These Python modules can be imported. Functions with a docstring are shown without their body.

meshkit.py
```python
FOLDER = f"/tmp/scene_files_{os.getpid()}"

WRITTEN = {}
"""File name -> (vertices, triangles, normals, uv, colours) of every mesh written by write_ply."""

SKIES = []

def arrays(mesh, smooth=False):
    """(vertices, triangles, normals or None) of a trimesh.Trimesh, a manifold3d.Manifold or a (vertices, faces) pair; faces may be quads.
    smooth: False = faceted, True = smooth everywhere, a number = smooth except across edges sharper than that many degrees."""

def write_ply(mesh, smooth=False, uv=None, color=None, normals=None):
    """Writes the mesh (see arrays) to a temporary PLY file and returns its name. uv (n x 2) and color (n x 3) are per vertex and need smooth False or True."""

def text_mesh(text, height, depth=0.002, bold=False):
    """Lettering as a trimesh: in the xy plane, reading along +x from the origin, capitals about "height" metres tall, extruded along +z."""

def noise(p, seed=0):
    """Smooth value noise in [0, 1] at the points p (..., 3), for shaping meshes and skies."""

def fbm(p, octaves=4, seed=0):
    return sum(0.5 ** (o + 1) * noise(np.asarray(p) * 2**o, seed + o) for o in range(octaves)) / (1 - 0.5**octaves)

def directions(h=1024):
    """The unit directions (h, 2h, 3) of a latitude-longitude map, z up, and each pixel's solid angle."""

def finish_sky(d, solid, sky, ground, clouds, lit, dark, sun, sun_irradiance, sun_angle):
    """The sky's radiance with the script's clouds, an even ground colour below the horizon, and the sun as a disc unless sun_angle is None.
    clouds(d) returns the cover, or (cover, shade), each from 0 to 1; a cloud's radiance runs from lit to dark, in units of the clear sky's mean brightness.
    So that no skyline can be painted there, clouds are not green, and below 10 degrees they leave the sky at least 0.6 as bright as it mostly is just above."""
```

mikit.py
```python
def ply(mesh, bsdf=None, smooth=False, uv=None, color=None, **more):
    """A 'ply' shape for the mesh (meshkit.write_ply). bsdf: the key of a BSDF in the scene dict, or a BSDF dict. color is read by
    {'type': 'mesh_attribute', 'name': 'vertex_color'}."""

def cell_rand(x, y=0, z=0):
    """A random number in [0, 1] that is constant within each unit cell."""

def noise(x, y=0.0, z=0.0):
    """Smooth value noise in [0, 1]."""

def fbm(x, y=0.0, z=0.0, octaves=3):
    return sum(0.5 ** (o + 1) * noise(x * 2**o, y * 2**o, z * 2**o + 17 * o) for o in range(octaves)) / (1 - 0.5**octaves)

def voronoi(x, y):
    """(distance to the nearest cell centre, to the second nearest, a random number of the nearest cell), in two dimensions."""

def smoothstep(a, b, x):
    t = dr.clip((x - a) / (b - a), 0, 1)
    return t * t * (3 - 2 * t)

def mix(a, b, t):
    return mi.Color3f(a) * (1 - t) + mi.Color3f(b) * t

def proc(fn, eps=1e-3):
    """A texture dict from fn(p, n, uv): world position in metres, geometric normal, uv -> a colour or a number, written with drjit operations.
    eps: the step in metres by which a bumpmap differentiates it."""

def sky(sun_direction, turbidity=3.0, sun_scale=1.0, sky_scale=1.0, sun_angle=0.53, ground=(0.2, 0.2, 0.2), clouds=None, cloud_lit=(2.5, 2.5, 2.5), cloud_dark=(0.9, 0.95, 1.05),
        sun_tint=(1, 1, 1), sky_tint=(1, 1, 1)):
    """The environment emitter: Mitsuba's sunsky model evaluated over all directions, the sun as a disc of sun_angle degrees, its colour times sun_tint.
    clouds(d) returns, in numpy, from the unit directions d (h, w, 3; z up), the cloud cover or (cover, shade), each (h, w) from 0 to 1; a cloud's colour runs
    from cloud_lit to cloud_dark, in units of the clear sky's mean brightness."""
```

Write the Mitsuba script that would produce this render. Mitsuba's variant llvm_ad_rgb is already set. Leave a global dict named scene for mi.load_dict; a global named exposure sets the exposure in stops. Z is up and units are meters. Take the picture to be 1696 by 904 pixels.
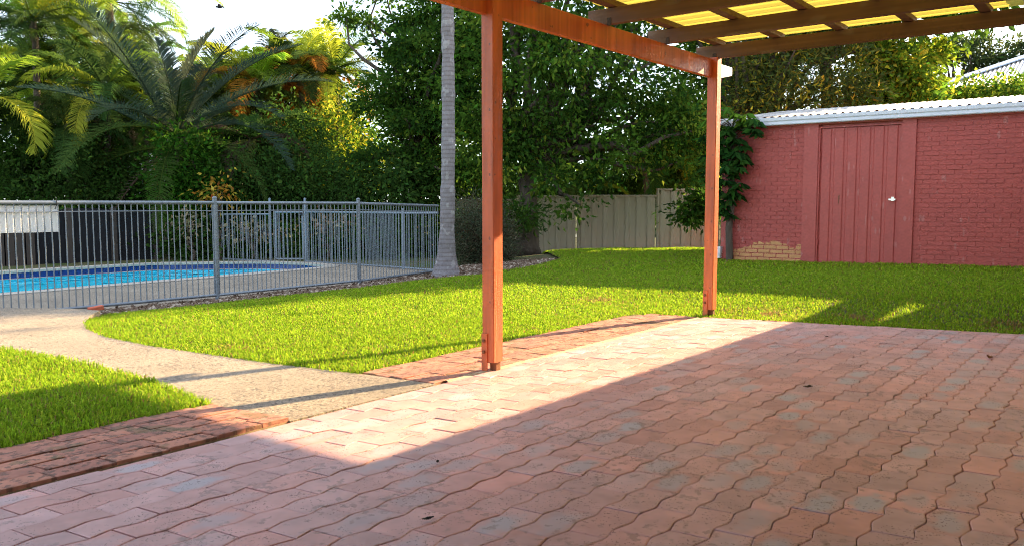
import math
import numpy as np, trimesh, shapely
import shapely.geometry as sg
import drjit as dr
import mitsuba as mi
import mikit, meshkit
from mikit import noise, fbm, voronoi, cell_rand, smoothstep, mix

scene, labels = {'type': 'scene'}, {}
T = mi.ScalarTransform4f
# ---------------------------------------------------------------- camera, sky, exposure
EYE, PITCH = 1.05, math.radians(4.9)
scene['camera'] = {'type': 'perspective', 'fov': 63.64, 'fov_axis': 'x', 'near_clip': 0.05, 'far_clip': 2000.0,
                   'to_world': T().look_at(origin=[0, 0, EYE], target=[0, math.cos(PITCH), EYE - math.sin(PITCH)], up=[0, 0, 1])}
SUN_AZ, SUN_EL = math.radians(36.3), math.radians(24.3)
sun = [math.cos(SUN_AZ) * math.cos(SUN_EL), math.sin(SUN_AZ) * math.cos(SUN_EL), math.sin(SUN_EL)]


def cloud_cover(d):
    return 0.40 + 0.30 * meshkit.fbm(d * [2.5, 2.5, 6.0], 4, 3), 0.25 * meshkit.fbm(d * [3.0, 3.0, 8.0], 3, 9)


scene['sky'] = mikit.sky(sun, turbidity=3, sky_scale=1.0, clouds=cloud_cover, cloud_lit=(1.35, 1.37, 1.42), cloud_dark=(0.95, 1.0, 1.1), sun_tint=(1.0, 0.94, 0.84))
exposure = 4.2


# ---------------------------------------------------------------- materials
def rgb(c): return {'type': 'rgb', 'value': list(c)}


def plain(name, c, rough=0.6, **kw):
    scene[name] = {'type': 'twosided', 'nested': {'type': 'principled', 'base_color': rgb(c), 'roughness': rough, **kw}}


def textured(name, fn, rough=0.7, bump=None, scale=1.0, eps=1e-3, **kw):
    b = {'type': 'principled', 'base_color': mikit.proc(fn), 'roughness': rough, **kw}
    if bump is not None:
        b = {'type': 'bumpmap', 'arbitrary': mikit.proc(bump, eps), 'scale': scale, 'bsdf': b}
    scene[name] = {'type': 'twosided', 'nested': b}


def C(*c): return mi.Color3f(*c)


def f_paver(p, n, uv):
    i = dr.floor(uv.x); lu = uv.x - i - 0.5; lv = uv.y - 0.5
    r1, r2, r3 = cell_rand(i, 1), cell_rand(i, 2), cell_rand(i, 3)
    c = mix(C(.46, .285, .29), C(.50, .25, .23), r1) * (0.88 + 0.24 * cell_rand(i, 4))
    m = fbm(p.x * 14, p.y * 14, 3.0, 3)
    c = c * (0.82 + 0.36 * m)
    e = dr.sqrt(dr.square(lu / 0.33) + dr.square((lv + (r3 - .5) * .25) / 0.36)) + (fbm(p.x * 22, p.y * 22, 8.0, 3) - 0.5) * 0.9
    c = mix(c, C(.37, .335, .385), smoothstep(1.15, 0.45, e) * dr.select(r2 > 0.68, 0.85 * r3 + 0.1, 0.0))
    st = fbm(p.x * 34, p.y * 34, 1.0, 4) * 0.72 + 0.28 * fbm(p.x * 5, p.y * 5, 5.0, 2)
    c = mix(c, C(.17, .12, .11), smoothstep(.60, .74, st) * 0.5)
    sp = noise(p.x * 160, p.y * 160, 2.0)
    c = mix(c, C(.07, .05, .045), smoothstep(.76, .9, sp) * smoothstep(.42, .6, fbm(p.x * 9, p.y * 9, 4.0, 2)) * .55)
    return c


def f_grain(p, n, uv):
    return (0.6 * noise(p.x * 90, p.y * 90, p.z * 90) + 0.4 * noise(p.x * 260, p.y * 260, p.z * 260))


def f_header(p, n, uv):
    i = dr.floor(uv.x)
    c = mix(C(.41, .18, .12), C(.31, .13, .095), cell_rand(i, 1))
    c = c * (0.7 + 0.6 * fbm(p.x * 20, p.y * 20, p.z * 20, 4))
    c = mix(c, C(.09, .055, .04), smoothstep(.52, .68, fbm(p.x * 45, p.y * 45, 2.0, 3)) * .7)
    return mix(c, C(.07, .085, .03), smoothstep(.62, .72, fbm(p.x * 8, p.y * 8, 6.0, 3)) * .5)


def f_aggregate(p, n, uv):
    d, s, r = voronoi(p.x * 70, p.y * 70)
    c = mix(C(.22, .178, .13), C(.38, .315, .24), r)
    c = mix(c, C(.20, .17, .13), smoothstep(.35, .6, d) * 0.8)
    c = mix(c, C(.10, .085, .07), smoothstep(.8, .86, cell_rand(r * 977.0)) * .8)
    return c * (0.72 + 0.56 * fbm(p.x * 2.3, p.y * 2.3, 2.0, 4))


def f_agg_bump(p, n, uv):
    d, s, r = voronoi(p.x * 70, p.y * 70)
    return dr.maximum(0, 0.6 - d)


def f_soil(p, n, uv):
    g = fbm(p.x * 3, p.y * 3, 1.0, 4)
    return mix(C(.035, .055, .010), C(.065, .055, .024), smoothstep(.35, .7, g)) * (0.6 + 0.8 * noise(p.x * 60, p.y * 60))


def f_mulchbed(p, n, uv):
    return mix(C(.06, .04, .028), C(.17, .12, .085), fbm(p.x * 30, p.y * 30, 1.0, 4))


def f_sand(p, n, uv):
    return mix(C(.16, .11, .07), C(.36, .28, .18), fbm(p.x * 60, p.y * 60, 1.0, 3))


def f_mortar(p, n, uv):
    return mix(C(.30, .23, .15), C(.50, .41, .29), fbm(p.x * 45, p.y * 45, 1.0, 3))


def f_orange(p, n, uv):
    k = fbm(p.x * 7, p.y * 7, p.z * 0.9, 4)
    c = mix(C(.56, .130, .036), C(.42, .085, .026), smoothstep(.25, .75, k))
    w = noise(p.x * 50, p.y * 50, p.z * 4)
    c = c * (0.78 + 0.44 * w)
    return mix(c, C(.07, .04, .03), smoothstep(.90, .93, noise(p.x * 37, p.y * 37, p.z * 23 + 3)) * .6)


def f_woodgrain(p, n, uv):
    return 0.7 * noise(p.x * 120, p.y * 120, p.z * 9) + 0.3 * noise(p.x * 30, p.y * 30, p.z * 60)


def f_timber(p, n, uv):
    b = p.x * .79 - p.y * .613; a = p.x * .613 + p.y * .79
    k = fbm(b * 1.5, a * 30, p.z * 40, 4)
    c = mix(C(.165, .085, .045), C(.075, .040, .024), k)
    return mix(c, C(.18, .15, .12), smoothstep(.58, .75, fbm(p.x * 4, p.y * 4, p.z * 9, 3)) * .45)


def f_shed(p, n, uv):
    k = fbm(p.x * 2.2, p.y * 2.2, p.z * 2.2, 4)
    c = mix(C(.46, .084, .064), C(.38, .068, .056), k) * (0.9 + 0.2 * noise(p.x * 40, p.y * 40, p.z * 40))
    return mix(c, C(.52, .26, .23), smoothstep(.84, .9, noise(p.x * 23, p.y * 23, p.z * 5 + 7)) * .35)


def f_shedbrick(p, n, uv):   # red paint; bare sandy brick where the paint has flaked off near the ground
    c = f_shed(p, n, uv)
    s = (p.x - 3.66) * .788 - (p.y - 14.36) * .616
    edge = 0.43 - 0.24 * dr.abs(s - 0.85) + (fbm(s * 9, p.z * 9, 3.0, 3) - .5) * .30 + (noise(s * 45, p.z * 45) - .5) * .05
    bare = smoothstep(0.0, 0.03, edge - p.z) * dr.select((s > 0.12) & (s < 1.39), 1.0, 0.0)
    return mix(c, mix(C(.52, .245, .095), C(.60, .30, .12), noise(p.x * 30, p.y * 30, p.z * 30)), bare)


def f_rough(p, n, uv):
    return 0.6 * noise(p.x * 55, p.y * 55, p.z * 55) + 0.4 * noise(p.x * 140, p.y * 140, p.z * 140)


def f_palmtrunk(p, n, uv):
    k = fbm(p.x * 9, p.y * 9, p.z * 13, 4)
    c = mix(C(.15, .135, .14), C(.29, .265, .28), k)
    ring = smoothstep(.1, .95, dr.sin(p.z * 95.2 + 2.2 * fbm(p.x * 6, p.y * 6, p.z * 6, 2)))
    c = mix(c, C(.13, .105, .095), ring * .55)
    return mix(c, C(.55, .54, .52), smoothstep(.62, .72, fbm(p.x * 11, p.y * 11, p.z * 9, 3)) * .30)


def f_bark(p, n, uv):
    return mix(C(.05, .036, .026), C(.16, .12, .09), fbm(p.x * 16, p.y * 16, p.z * 3.5, 4))


def f_bark_bump(p, n, uv):
    return fbm(p.x * 26, p.y * 26, p.z * 6, 3)


def f_galv(p, n, uv):
    return mix(C(.15, .18, .22), C(.26, .30, .35), fbm(p.x * 40, p.y * 40, p.z * 25, 3))


def f_roofmetal(p, n, uv):
    return mix(C(.52, .50, .49), C(.34, .31, .29), smoothstep(.45, .7, fbm(p.x * 4, p.y * 4, p.z * 4, 4)))


def f_colorbond(p, n, uv):
    return mix(C(.54, .455, .315), C(.44, .37, .255), fbm(p.x * 3, p.y * 3, p.z * 1.2, 4))


def f_water(p, n, uv):
    return 0.6 * noise(p.x * 2.6 + 0.8 * p.y, p.y * 3.2) + 0.4 * noise(p.x * 7, p.y * 8, 4.0)


textured('m_paver', f_paver, .5, f_grain, 0.0012)
textured('m_header', f_header, .75, f_grain, 0.003)
textured('m_aggregate', f_aggregate, .7, f_agg_bump, 0.006)
textured('m_soil', f_soil, .95)
textured('m_mulchbed', f_mulchbed, .95)
textured('m_sand', f_sand, .95)
textured('m_mortar', f_mortar, .95, f_grain, .003)
textured('m_orange', f_orange, .45, f_woodgrain, 0.0016, specular=.6)
textured('m_timber', f_timber, .7, f_woodgrain, 0.002)
textured('m_shed', f_shed, .5)
textured('m_shedbrick', f_shedbrick, .6, f_rough, 0.006, 2e-3)
textured('m_palmtrunk', f_palmtrunk, .8, f_rough, 0.006, 2e-3)
textured('m_bark', f_bark, .9, f_bark_bump, 0.03, 4e-3)
textured('m_galv', f_galv, .42, metallic=.35)
textured('m_roofmetal', f_roofmetal, .5, metallic=.2)
textured('m_colorbond', f_colorbond, .5)
plain('m_white', (.74, .75, .76), .4)
plain('m_roofsteel', (.72, .71, .70), .5)
plain('m_gutter', (.62, .64, .68), .35)
plain('m_dark', (.012, .012, .014), .8)
plain('m_cloth', (.007, .007, .009), .9)
plain('m_oldwood', (.055, .042, .034), .9)
plain('m_tile', (.012, .030, .15), .12)
plain('m_coping', (.36, .32, .27), .7)
plain('m_poolshell', (.07, .80, .90), .6)
plain('m_chip', (.15, .10, .068), .9)
plain('m_chip_pale', (.40, .33, .26), .9)
plain('m_chrome', (.75, .75, .75), .25, metallic=.9)
plain('m_rust', (.18, .07, .03), .8)
plain('m_cream', (.66, .60, .52), .8)
plain('m_bluemetal', (.42, .52, .66), .4, metallic=.3)
plain('m_boards', (.52, .53, .55), .6)
plain('m_redbrick', (.42, .10, .055), .8)
scene['m_sheet'] = {'type': 'principledthin', 'base_color': rgb((.50, .43, .075)), 'roughness': .35, 'spec_trans': 0.0, 'diff_trans': 0.8, 'eta': 1.4}
VC = {'type': 'mesh_attribute', 'name': 'vertex_color'}
scene['m_leaf'] = {'type': 'principledthin', 'base_color': VC, 'roughness': .32, 'spec_trans': 0.0, 'diff_trans': 0.95, 'eta': 1.45}
scene['m_grass'] = {'type': 'principledthin', 'base_color': VC, 'roughness': .6, 'spec_trans': 0.0, 'diff_trans': 1.0, 'eta': 1.3}
scene['m_water'] = {'type': 'bumpmap', 'arbitrary': mikit.proc(f_water, 1e-2), 'scale': 0.02, 'bsdf': {'type': 'dielectric', 'int_ior': 1.16}}

# ---------------------------------------------------------------- helpers
_count = {}


def key(name):
    k = _count.get(name, 0); _count[name] = k + 1
    return name if k == 0 else f'{name}_{k:03d}'


def put(name, mesh, bsdf, smooth=False, parent=None, **kw):
    k = key(f'{parent}__{name}' if parent else name)
    scene[k] = mikit.ply(mesh, bsdf, smooth, **kw)
    return k


def tag(k, label, cat=None, group=None, kind=None):
    d = labels.setdefault(k, {})
    if label: d['label'] = label
    if cat: d['category'] = cat
    if group: d['group'] = group
    if kind: d['kind'] = kind
    return k


def thing(name, label, cat, group=None): return tag(key(name), label, cat, group)


def cat(ms): return trimesh.util.concatenate(ms)


def box(c, s, yaw=0.0, pitch=0.0):
    m = trimesh.creation.box(s)
    if pitch: m.apply_transform(trimesh.transformations.rotation_matrix(pitch, [0, 1, 0]))
    if yaw: m.apply_transform(trimesh.transformations.rotation_matrix(yaw, [0, 0, 1]))
    m.apply_translation(c)
    return m


def bar(p, q, w, h, bevel=0.0, up=(0, 0, 1)):
    """a squared bar from p to q, w wide, h along 'up', with its long edges bevelled"""
    p, q = np.array(p, float), np.array(q, float); d = q - p; L = np.linalg.norm(d); d = d / L
    if abs(np.dot(d, up)) > .99: up = (*U, 0)
    s = np.cross(d, up); s /= np.linalg.norm(s); t = np.cross(s, d)
    b = min(bevel, w / 3, h / 3)
    if b > 0:
        pr = [(-w/2+b, -h/2), (w/2-b, -h/2), (w/2, -h/2+b), (w/2, h/2-b), (w/2-b, h/2), (-w/2+b, h/2), (-w/2, h/2-b), (-w/2, -h/2+b)]
    else:
        pr = [(-w/2, -h/2), (w/2, -h/2), (w/2, h/2), (-w/2, h/2)]
    n = len(pr); pr = np.array(pr)
    v0 = p + pr[:, :1] * s + pr[:, 1:] * t
    V = np.vstack([v0, v0 + d * L]); i = np.arange(n); j = (i + 1) % n
    F = np.vstack([np.c_[i, j, j + n], np.c_[i, j + n, i + n], np.c_[np.zeros(n-2, int), i[2:], i[1:-1]], np.c_[np.full(n-2, n), n + i[1:-1], n + i[2:]]])
    return trimesh.Trimesh(V, F, process=False)


def tube(pts, rad, sides=8, caps=True):
    pts = np.array(pts, float); n = len(pts); rad = np.broadcast_to(np.array(rad, float), (n,))
    tg = np.gradient(pts, axis=0); tg /= np.linalg.norm(tg, axis=1, keepdims=True)
    ref = np.array([0, 0, 1.0]) if abs(tg[0, 2]) < .9 else np.array([1.0, 0, 0])
    s = np.cross(tg, ref); s /= np.maximum(np.linalg.norm(s, axis=1, keepdims=True), 1e-6); t = np.cross(s, tg)
    a = np.arange(sides) / sides * 2 * np.pi
    V = (pts[:, None] + rad[:, None, None] * (np.cos(a)[None, :, None] * s[:, None] + np.sin(a)[None, :, None] * t[:, None])).reshape(-1, 3)
    i = np.arange(sides); j = (i + 1) % sides; F = []
    for k in range(n - 1):
        o = k * sides
        F += [np.c_[o + i, o + i + sides, o + j + sides], np.c_[o + i, o + j + sides, o + j]]
    if caps:
        F += [np.c_[np.zeros(sides-2, int), i[1:-1], i[2:]], (n-1)*sides + np.c_[np.zeros(sides-2, int), i[2:], i[1:-1]]]
    return trimesh.Trimesh(V, np.vstack(F), process=False)


def prism(poly, z0, z1):
    m = trimesh.creation.extrude_polygon(poly, z1 - z0, engine='earcut'); m.apply_translation([0, 0, z0])
    return m


U = np.array([math.cos(math.radians(52.2)), math.sin(math.radians(52.2))])    # along the beam, away from the eye
N = np.array([U[1], -U[0]])                                                    # across the patio, towards the house
O = np.array([-0.122, 5.130])                                                  # foot of the near post
BEAM_YAW = math.radians(52.2)


def ab(a, b, z=None):
    p = O + np.multiply.outer(np.asarray(a, float), U) + np.multiply.outer(np.asarray(b, float), N)
    if z is None: return p
    return np.concatenate([p, np.broadcast_to(np.asarray(z, float)[..., None], p.shape[:-1] + (1,))], -1)


def to_ab(p):
    d = np.asarray(p, float) - O
    return d @ U, d @ N


def at(px, py, Y):
    """the point that stands Y metres ahead in the direction of a spot of the 1696 x 904 photograph"""
    return np.array([(px - 848) / 1367 * Y, Y, EYE + (335 - py) / 1367 * Y])


def ss(a, b, x):
    t = np.clip((np.asarray(x, float) - a) / (b - a), 0, 1)
    return t * t * (3 - 2 * t)


def ground_z(X, Y):
    X, Y = np.asarray(X, float), np.asarray(Y, float)
    xb = np.interp(Y, [5, 8, 12.5, 14.5, 20], [-6.6, -4.1, -.6, -.3, .2])
    L = ss(1.5, -1.5, X - xb)
    a, b = to_ab(np.stack([X, Y], -1))
    rise = ss(3.35, 5.0, a - .262 * np.clip(b, 0, 2.5) * .6) * np.clip(.095 + .026 * b, .025, .19)
    z = -.014 - .138 * L + rise * (1 - L) + .05 * ss(12, 17, Y) * ss(0, 2.5, X)
    return z - .34 * ss(17.2, 20.5, Y) * ss(-2, 1, X) * ss(9, 6, X)


# ---------------------------------------------------------------- ground, lawn, path, bed, pool deck
CURVE = [(-3.2, 6.45), (-3.55, 6.85), (-3.78, 7.25), (-3.95, 7.65), (-4.05, 8.05), (-3.98, 8.32), (-3.56, 8.82), (-3.02, 9.6), (-2.22, 10.5), (-1.29, 11.83), (-.44, 12.6), (.4, 13.6), (.9, 15.0)]
EDGE_OUT = -.615
far_edge = lambda b: 3.06 + .262 * b
PATIO = sg.Polygon([tuple(ab(-5.4, 0)), tuple(ab(far_edge(0), 0)), tuple(ab(far_edge(2.5), 2.5)), tuple(ab(far_edge(2.5) + .1, 5.5)), tuple(ab(-5.4, 5.5))])
LAWN = sg.Polygon([tuple(ab(-.575, EDGE_OUT)), (-1.58, 5.37), (-2.1, 5.69), (-2.66, 6.03)] + CURVE + [(.6, 19.5), (9.5, 19.5), tuple(ab(9.9, 5)), tuple(ab(far_edge(2.5) + .1, 5.4)), tuple(ab(far_edge(2.5), 2.5)), tuple(ab(far_edge(.05), .05)), tuple(ab(2.95, -.5)), tuple(ab(2.6, EDGE_OUT))])
LAWN2 = sg.Polygon([tuple(ab(-1.6, EDGE_OUT)), (-2.14, 4.81), (-2.72, 5.27), (-3.38, 5.69), (-4.4, 6.25), (-5.6, 6.7), (-7.5, 5.6), tuple(ab(-5.4, EDGE_OUT))])
PATH = sg.Polygon([tuple(ab(-.5, -.02)), tuple(ab(-1.53, -.02)), tuple(ab(-1.6, EDGE_OUT)), (-2.14, 4.81), (-2.72, 5.27), (-3.38, 5.69), (-4.4, 6.25), (-5.6, 6.7), (-6.9, 7.2), (-5.25, 8.25), (-4.45, 8.2), (-4.05, 8.05)] + CURVE[3::-1] + [(-2.66, 6.03), (-2.1, 5.69), (-1.58, 5.37), tuple(ab(-.575, EDGE_OUT))])
POOL = sg.Polygon([(-9.6, 6.9), (-6.5, 11.1), (-3.95, 14.55), (-3.35, 15.45), (-4.1, 16.15), (-5.05, 16.5), (-7.03, 16.1), (-8.5, 14.5), (-13.0, 9.8)]).buffer(-.5).buffer(.5)
DECK_Z, WATER_Z = -.150, -.27


def sheet(poly, z_of, step, lift=0.0):
    """a terrain-following sheet over a polygon"""
    poly = shapely.segmentize(poly, step)
    x0, y0, x1, y1 = poly.bounds
    V, F = trimesh.creation.triangulate_polygon(poly, engine='earcut')
    gx, gy = np.meshgrid(np.arange(x0, x1, step), np.arange(y0, y1, step))
    g = np.c_[gx.ravel(), gy.ravel()]
    g = g[shapely.contains_xy(poly.buffer(-step * .35), g[:, 0], g[:, 1])]
    from scipy.spatial import Delaunay
    P = np.vstack([np.array(poly.exterior.coords)[:-1]] + [np.array(r.coords)[:-1] for r in poly.interiors] + [g])
    D = Delaunay(P).simplices
    c = P[D].mean(1)
    D = D[shapely.contains_xy(poly, c[:, 0], c[:, 1])]
    e1, e2 = P[D[:, 1]] - P[D[:, 0]], P[D[:, 2]] - P[D[:, 0]]
    fl = (e1[:, 0] * e2[:, 1] - e1[:, 1] * e2[:, 0]) < 0
    D[fl] = D[fl][:, ::-1]
    return trimesh.Trimesh(np.c_[P, z_of(P[:, 0], P[:, 1]) + lift], D, process=False)


HOLE = shapely.union_all([PATIO.buffer(.02), POOL.buffer(.1)])
big = sg.Polygon([(-30, -12), (30, -12), (30, 32), (-30, 32)]).difference(HOLE)
gm = sheet(big, lambda x, y: ground_z(x, y) - .035, .7)
ring = sg.Polygon([(-900, -900), (900, -900), (900, 900), (-900, 900)], [[(-30, -12), (30, -12), (30, 32), (-30, 32)]])
rv, rf = trimesh.creation.triangulate_polygon(ring, engine='earcut')
tag(put('ground', cat([gm, trimesh.Trimesh(np.c_[rv, np.full(len(rv), -.19)], rf)]), 'm_soil', True), 'bare earth under the lawn and the trees', kind='structure')
tag(put('lawn', sheet(LAWN, ground_z, .3), 'm_soil', True), 'large lawn between the patio, the pool fence and the shed', kind='structure')
tag(put('lawn', sheet(LAWN2, ground_z, .3), 'm_soil', True), 'small lawn left of the path', kind='structure')
tag(put('path', prism(PATH, -.12, -.006), 'm_aggregate'), 'pale exposed aggregate path from the patio to the pool fence', kind='structure')
BED = sg.Polygon([(-4.3, 8.25), (-4.05, 8.42)] + CURVE[6:] + [(-.2, 15.2), (-1.0, 15.0), (-2.35, 11.95), (-3.72, 10.1), (-5.1, 8.45)])
tag(put('garden_bed', sheet(BED, ground_z, .3, .004), 'm_mulchbed', True), 'mulched garden bed along the foot of the pool fence', kind='structure')
DECK = sg.Polygon([(-5.2, 8.3), (-3.62, 10.05), (-2.25, 11.9), (-1.2, 13.9), (-1.2, 14.8), (-2.2, 15.3), (-4.2, 17.4), (-9.5, 18.2), (-16, 12), (-9.5, 5.2)]).difference(POOL.buffer(.27)).difference(sg.Polygon([(-3.2, 15.9), (-4.3, 16.6), (-5.1, 16.85), (-7.2, 16.45), (-8.8, 14.75), (-13.5, 9.5), (-25, 12), (-15, 24), (-2.5, 18)]))
tag(put('pool_deck', prism(DECK, -.35, DECK_Z), 'm_aggregate'), 'shaded grey concrete deck round the swimming pool', kind='structure')

# ---- swimming pool
shell = []
pr = np.array(shapely.segmentize(POOL, .16).exterior.coords)[:-1]
if not POOL.exterior.is_ccw: pr = pr[::-1]
n_ = len(pr); i = np.arange(n_); j = (i + 1) % n_
wall = trimesh.Trimesh(np.vstack([np.c_[pr, np.full(n_, -.36)], np.c_[pr, np.full(n_, -1.45)]]), np.vstack([np.c_[i, i + n_, j + n_], np.c_[i, j + n_, j]]), process=False)
fv, ff = trimesh.creation.triangulate_polygon(POOL, engine='earcut')
tag(put('swimming_pool', cat([wall, trimesh.Trimesh(np.c_[fv, np.full(len(fv), -1.45)], ff)]), 'm_poolshell'), 'bright blue swimming pool behind the grey fence', kind='structure')
wm = sheet(POOL.buffer(-.004), lambda x, y: np.full(np.shape(x), WATER_Z), .5)
tag(put('water', wm, 'm_water'), 'clear water of the swimming pool', kind='structure')
tiles_stuff, ncount = [], 0
for k in range(n_):
    p, q = pr[k], pr[j[k]]
    d = q - p; L = np.linalg.norm(d)
    if L < .02: continue
    inn = np.array([-d[1], d[0]]) / L
    m_ = (p + q) / 2
    bm = box([m_[0] - inn[0] * .006, m_[1] - inn[1] * .006, -.219], [L - .008, .014, .102], math.atan2(d[1], d[0]))
    vis = m_[1] / max(1e-3, abs(m_[0])) > 1.45 and m_[1] > 11
    (put('tile', bm, 'm_tile', parent='swimming_pool') if vis else tiles_stuff.append(bm))
tag(put('tile_rows', cat(tiles_stuff), 'm_tile', parent='swimming_pool'), None, kind='stuff')
outer = POOL.buffer(.26)
cop, ncop = np.array(shapely.segmentize(POOL, .42).exterior.coords), 0
for k in range(len(cop) - 1):
    p, q = cop[k], cop[k + 1]
    d = q - p; L = np.linalg.norm(d); o = np.array([d[1], -d[0]]) / L
    if not POOL.exterior.is_ccw: o = -o
    if m_ is not None and ((p + q) / 2)[1] < 7.5: continue
    po = [p - o * .03 + d / L * .004, q - o * .03 - d / L * .004, q + o * .25 - d / L * .004, p + o * .25 + d / L * .004]
    put('coping_stone', prism(sg.Polygon(po).buffer(0), -.177, DECK_Z + .012), 'm_coping', parent='swimming_pool')

# ---------------------------------------------------------------- patio of interlocking pavers, brick header
base = prism(PATIO, -.3, -.014)
tag(put('patio', base, 'm_sand'), 'patio paved with pinkish interlocking pavers', kind='structure')
rng = np.random.default_rng(5)
EYE3 = np.array([0, 0, EYE])


def slab(ring, zt, zb, ins_a, ins_b, uid, tilt, half):
    """a paver from its outline in (a, b): bevelled top edge; returns vertices, faces and uv"""
    c = ring.mean(0); n = len(ring)
    top = c + (ring - c) * [1 - ins_a, 1 - ins_b]
    def lift(r, z): return z + (r - c) @ tilt
    A = np.vstack([np.c_[ring, np.full(n, zb)], np.c_[ring, lift(ring, zt - .0018)], np.c_[top, lift(top, zt)], [[*c, zt]]])
    i = np.arange(n); j = (i + 1) % n; F = []
    for o in (0, n):
        F += [np.c_[o + i, o + j, o + j + n], np.c_[o + i, o + j + n, o + i + n]]
    F.append(np.c_[2*n + i, 2*n + j, np.full(n, 3*n)])
    uv = np.c_[uid + .5 + .42 * np.clip((A[:, 1] - c[1]) / half[1], -1, 1), .5 + .42 * np.clip((A[:, 0] - c[0]) / half[0], -1, 1)]
    V = np.c_[ab(A[:, 0], A[:, 1]), A[:, 2]]
    F = np.vstack(F)
    e = np.cross(V[F[-1, 1]] - V[F[-1, 0]], V[F[-1, 2]] - V[F[-1, 0]])
    if e[2] < 0: F = F[:, ::-1]
    return V, F, uv


HS, WD, AMP = .0835, .128, .0104
patio_ab = sg.Polygon([(-5.4, .012), (far_edge(.012), .012), (far_edge(2.5), 2.5), (far_edge(2.5) + .1, 5.5), (-5.4, 5.5)])
cells = []


def side(p):   # a zigzag side with its corners rounded
    p = np.array(p)
    return [tuple(v) for v in (p[0], p[0] * .14 + p[1] * .86, p[1] * .86 + p[2] * .14, p[1] * .14 + p[2] * .86, p[2] * .86 + p[3] * .14, p[3])]


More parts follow.
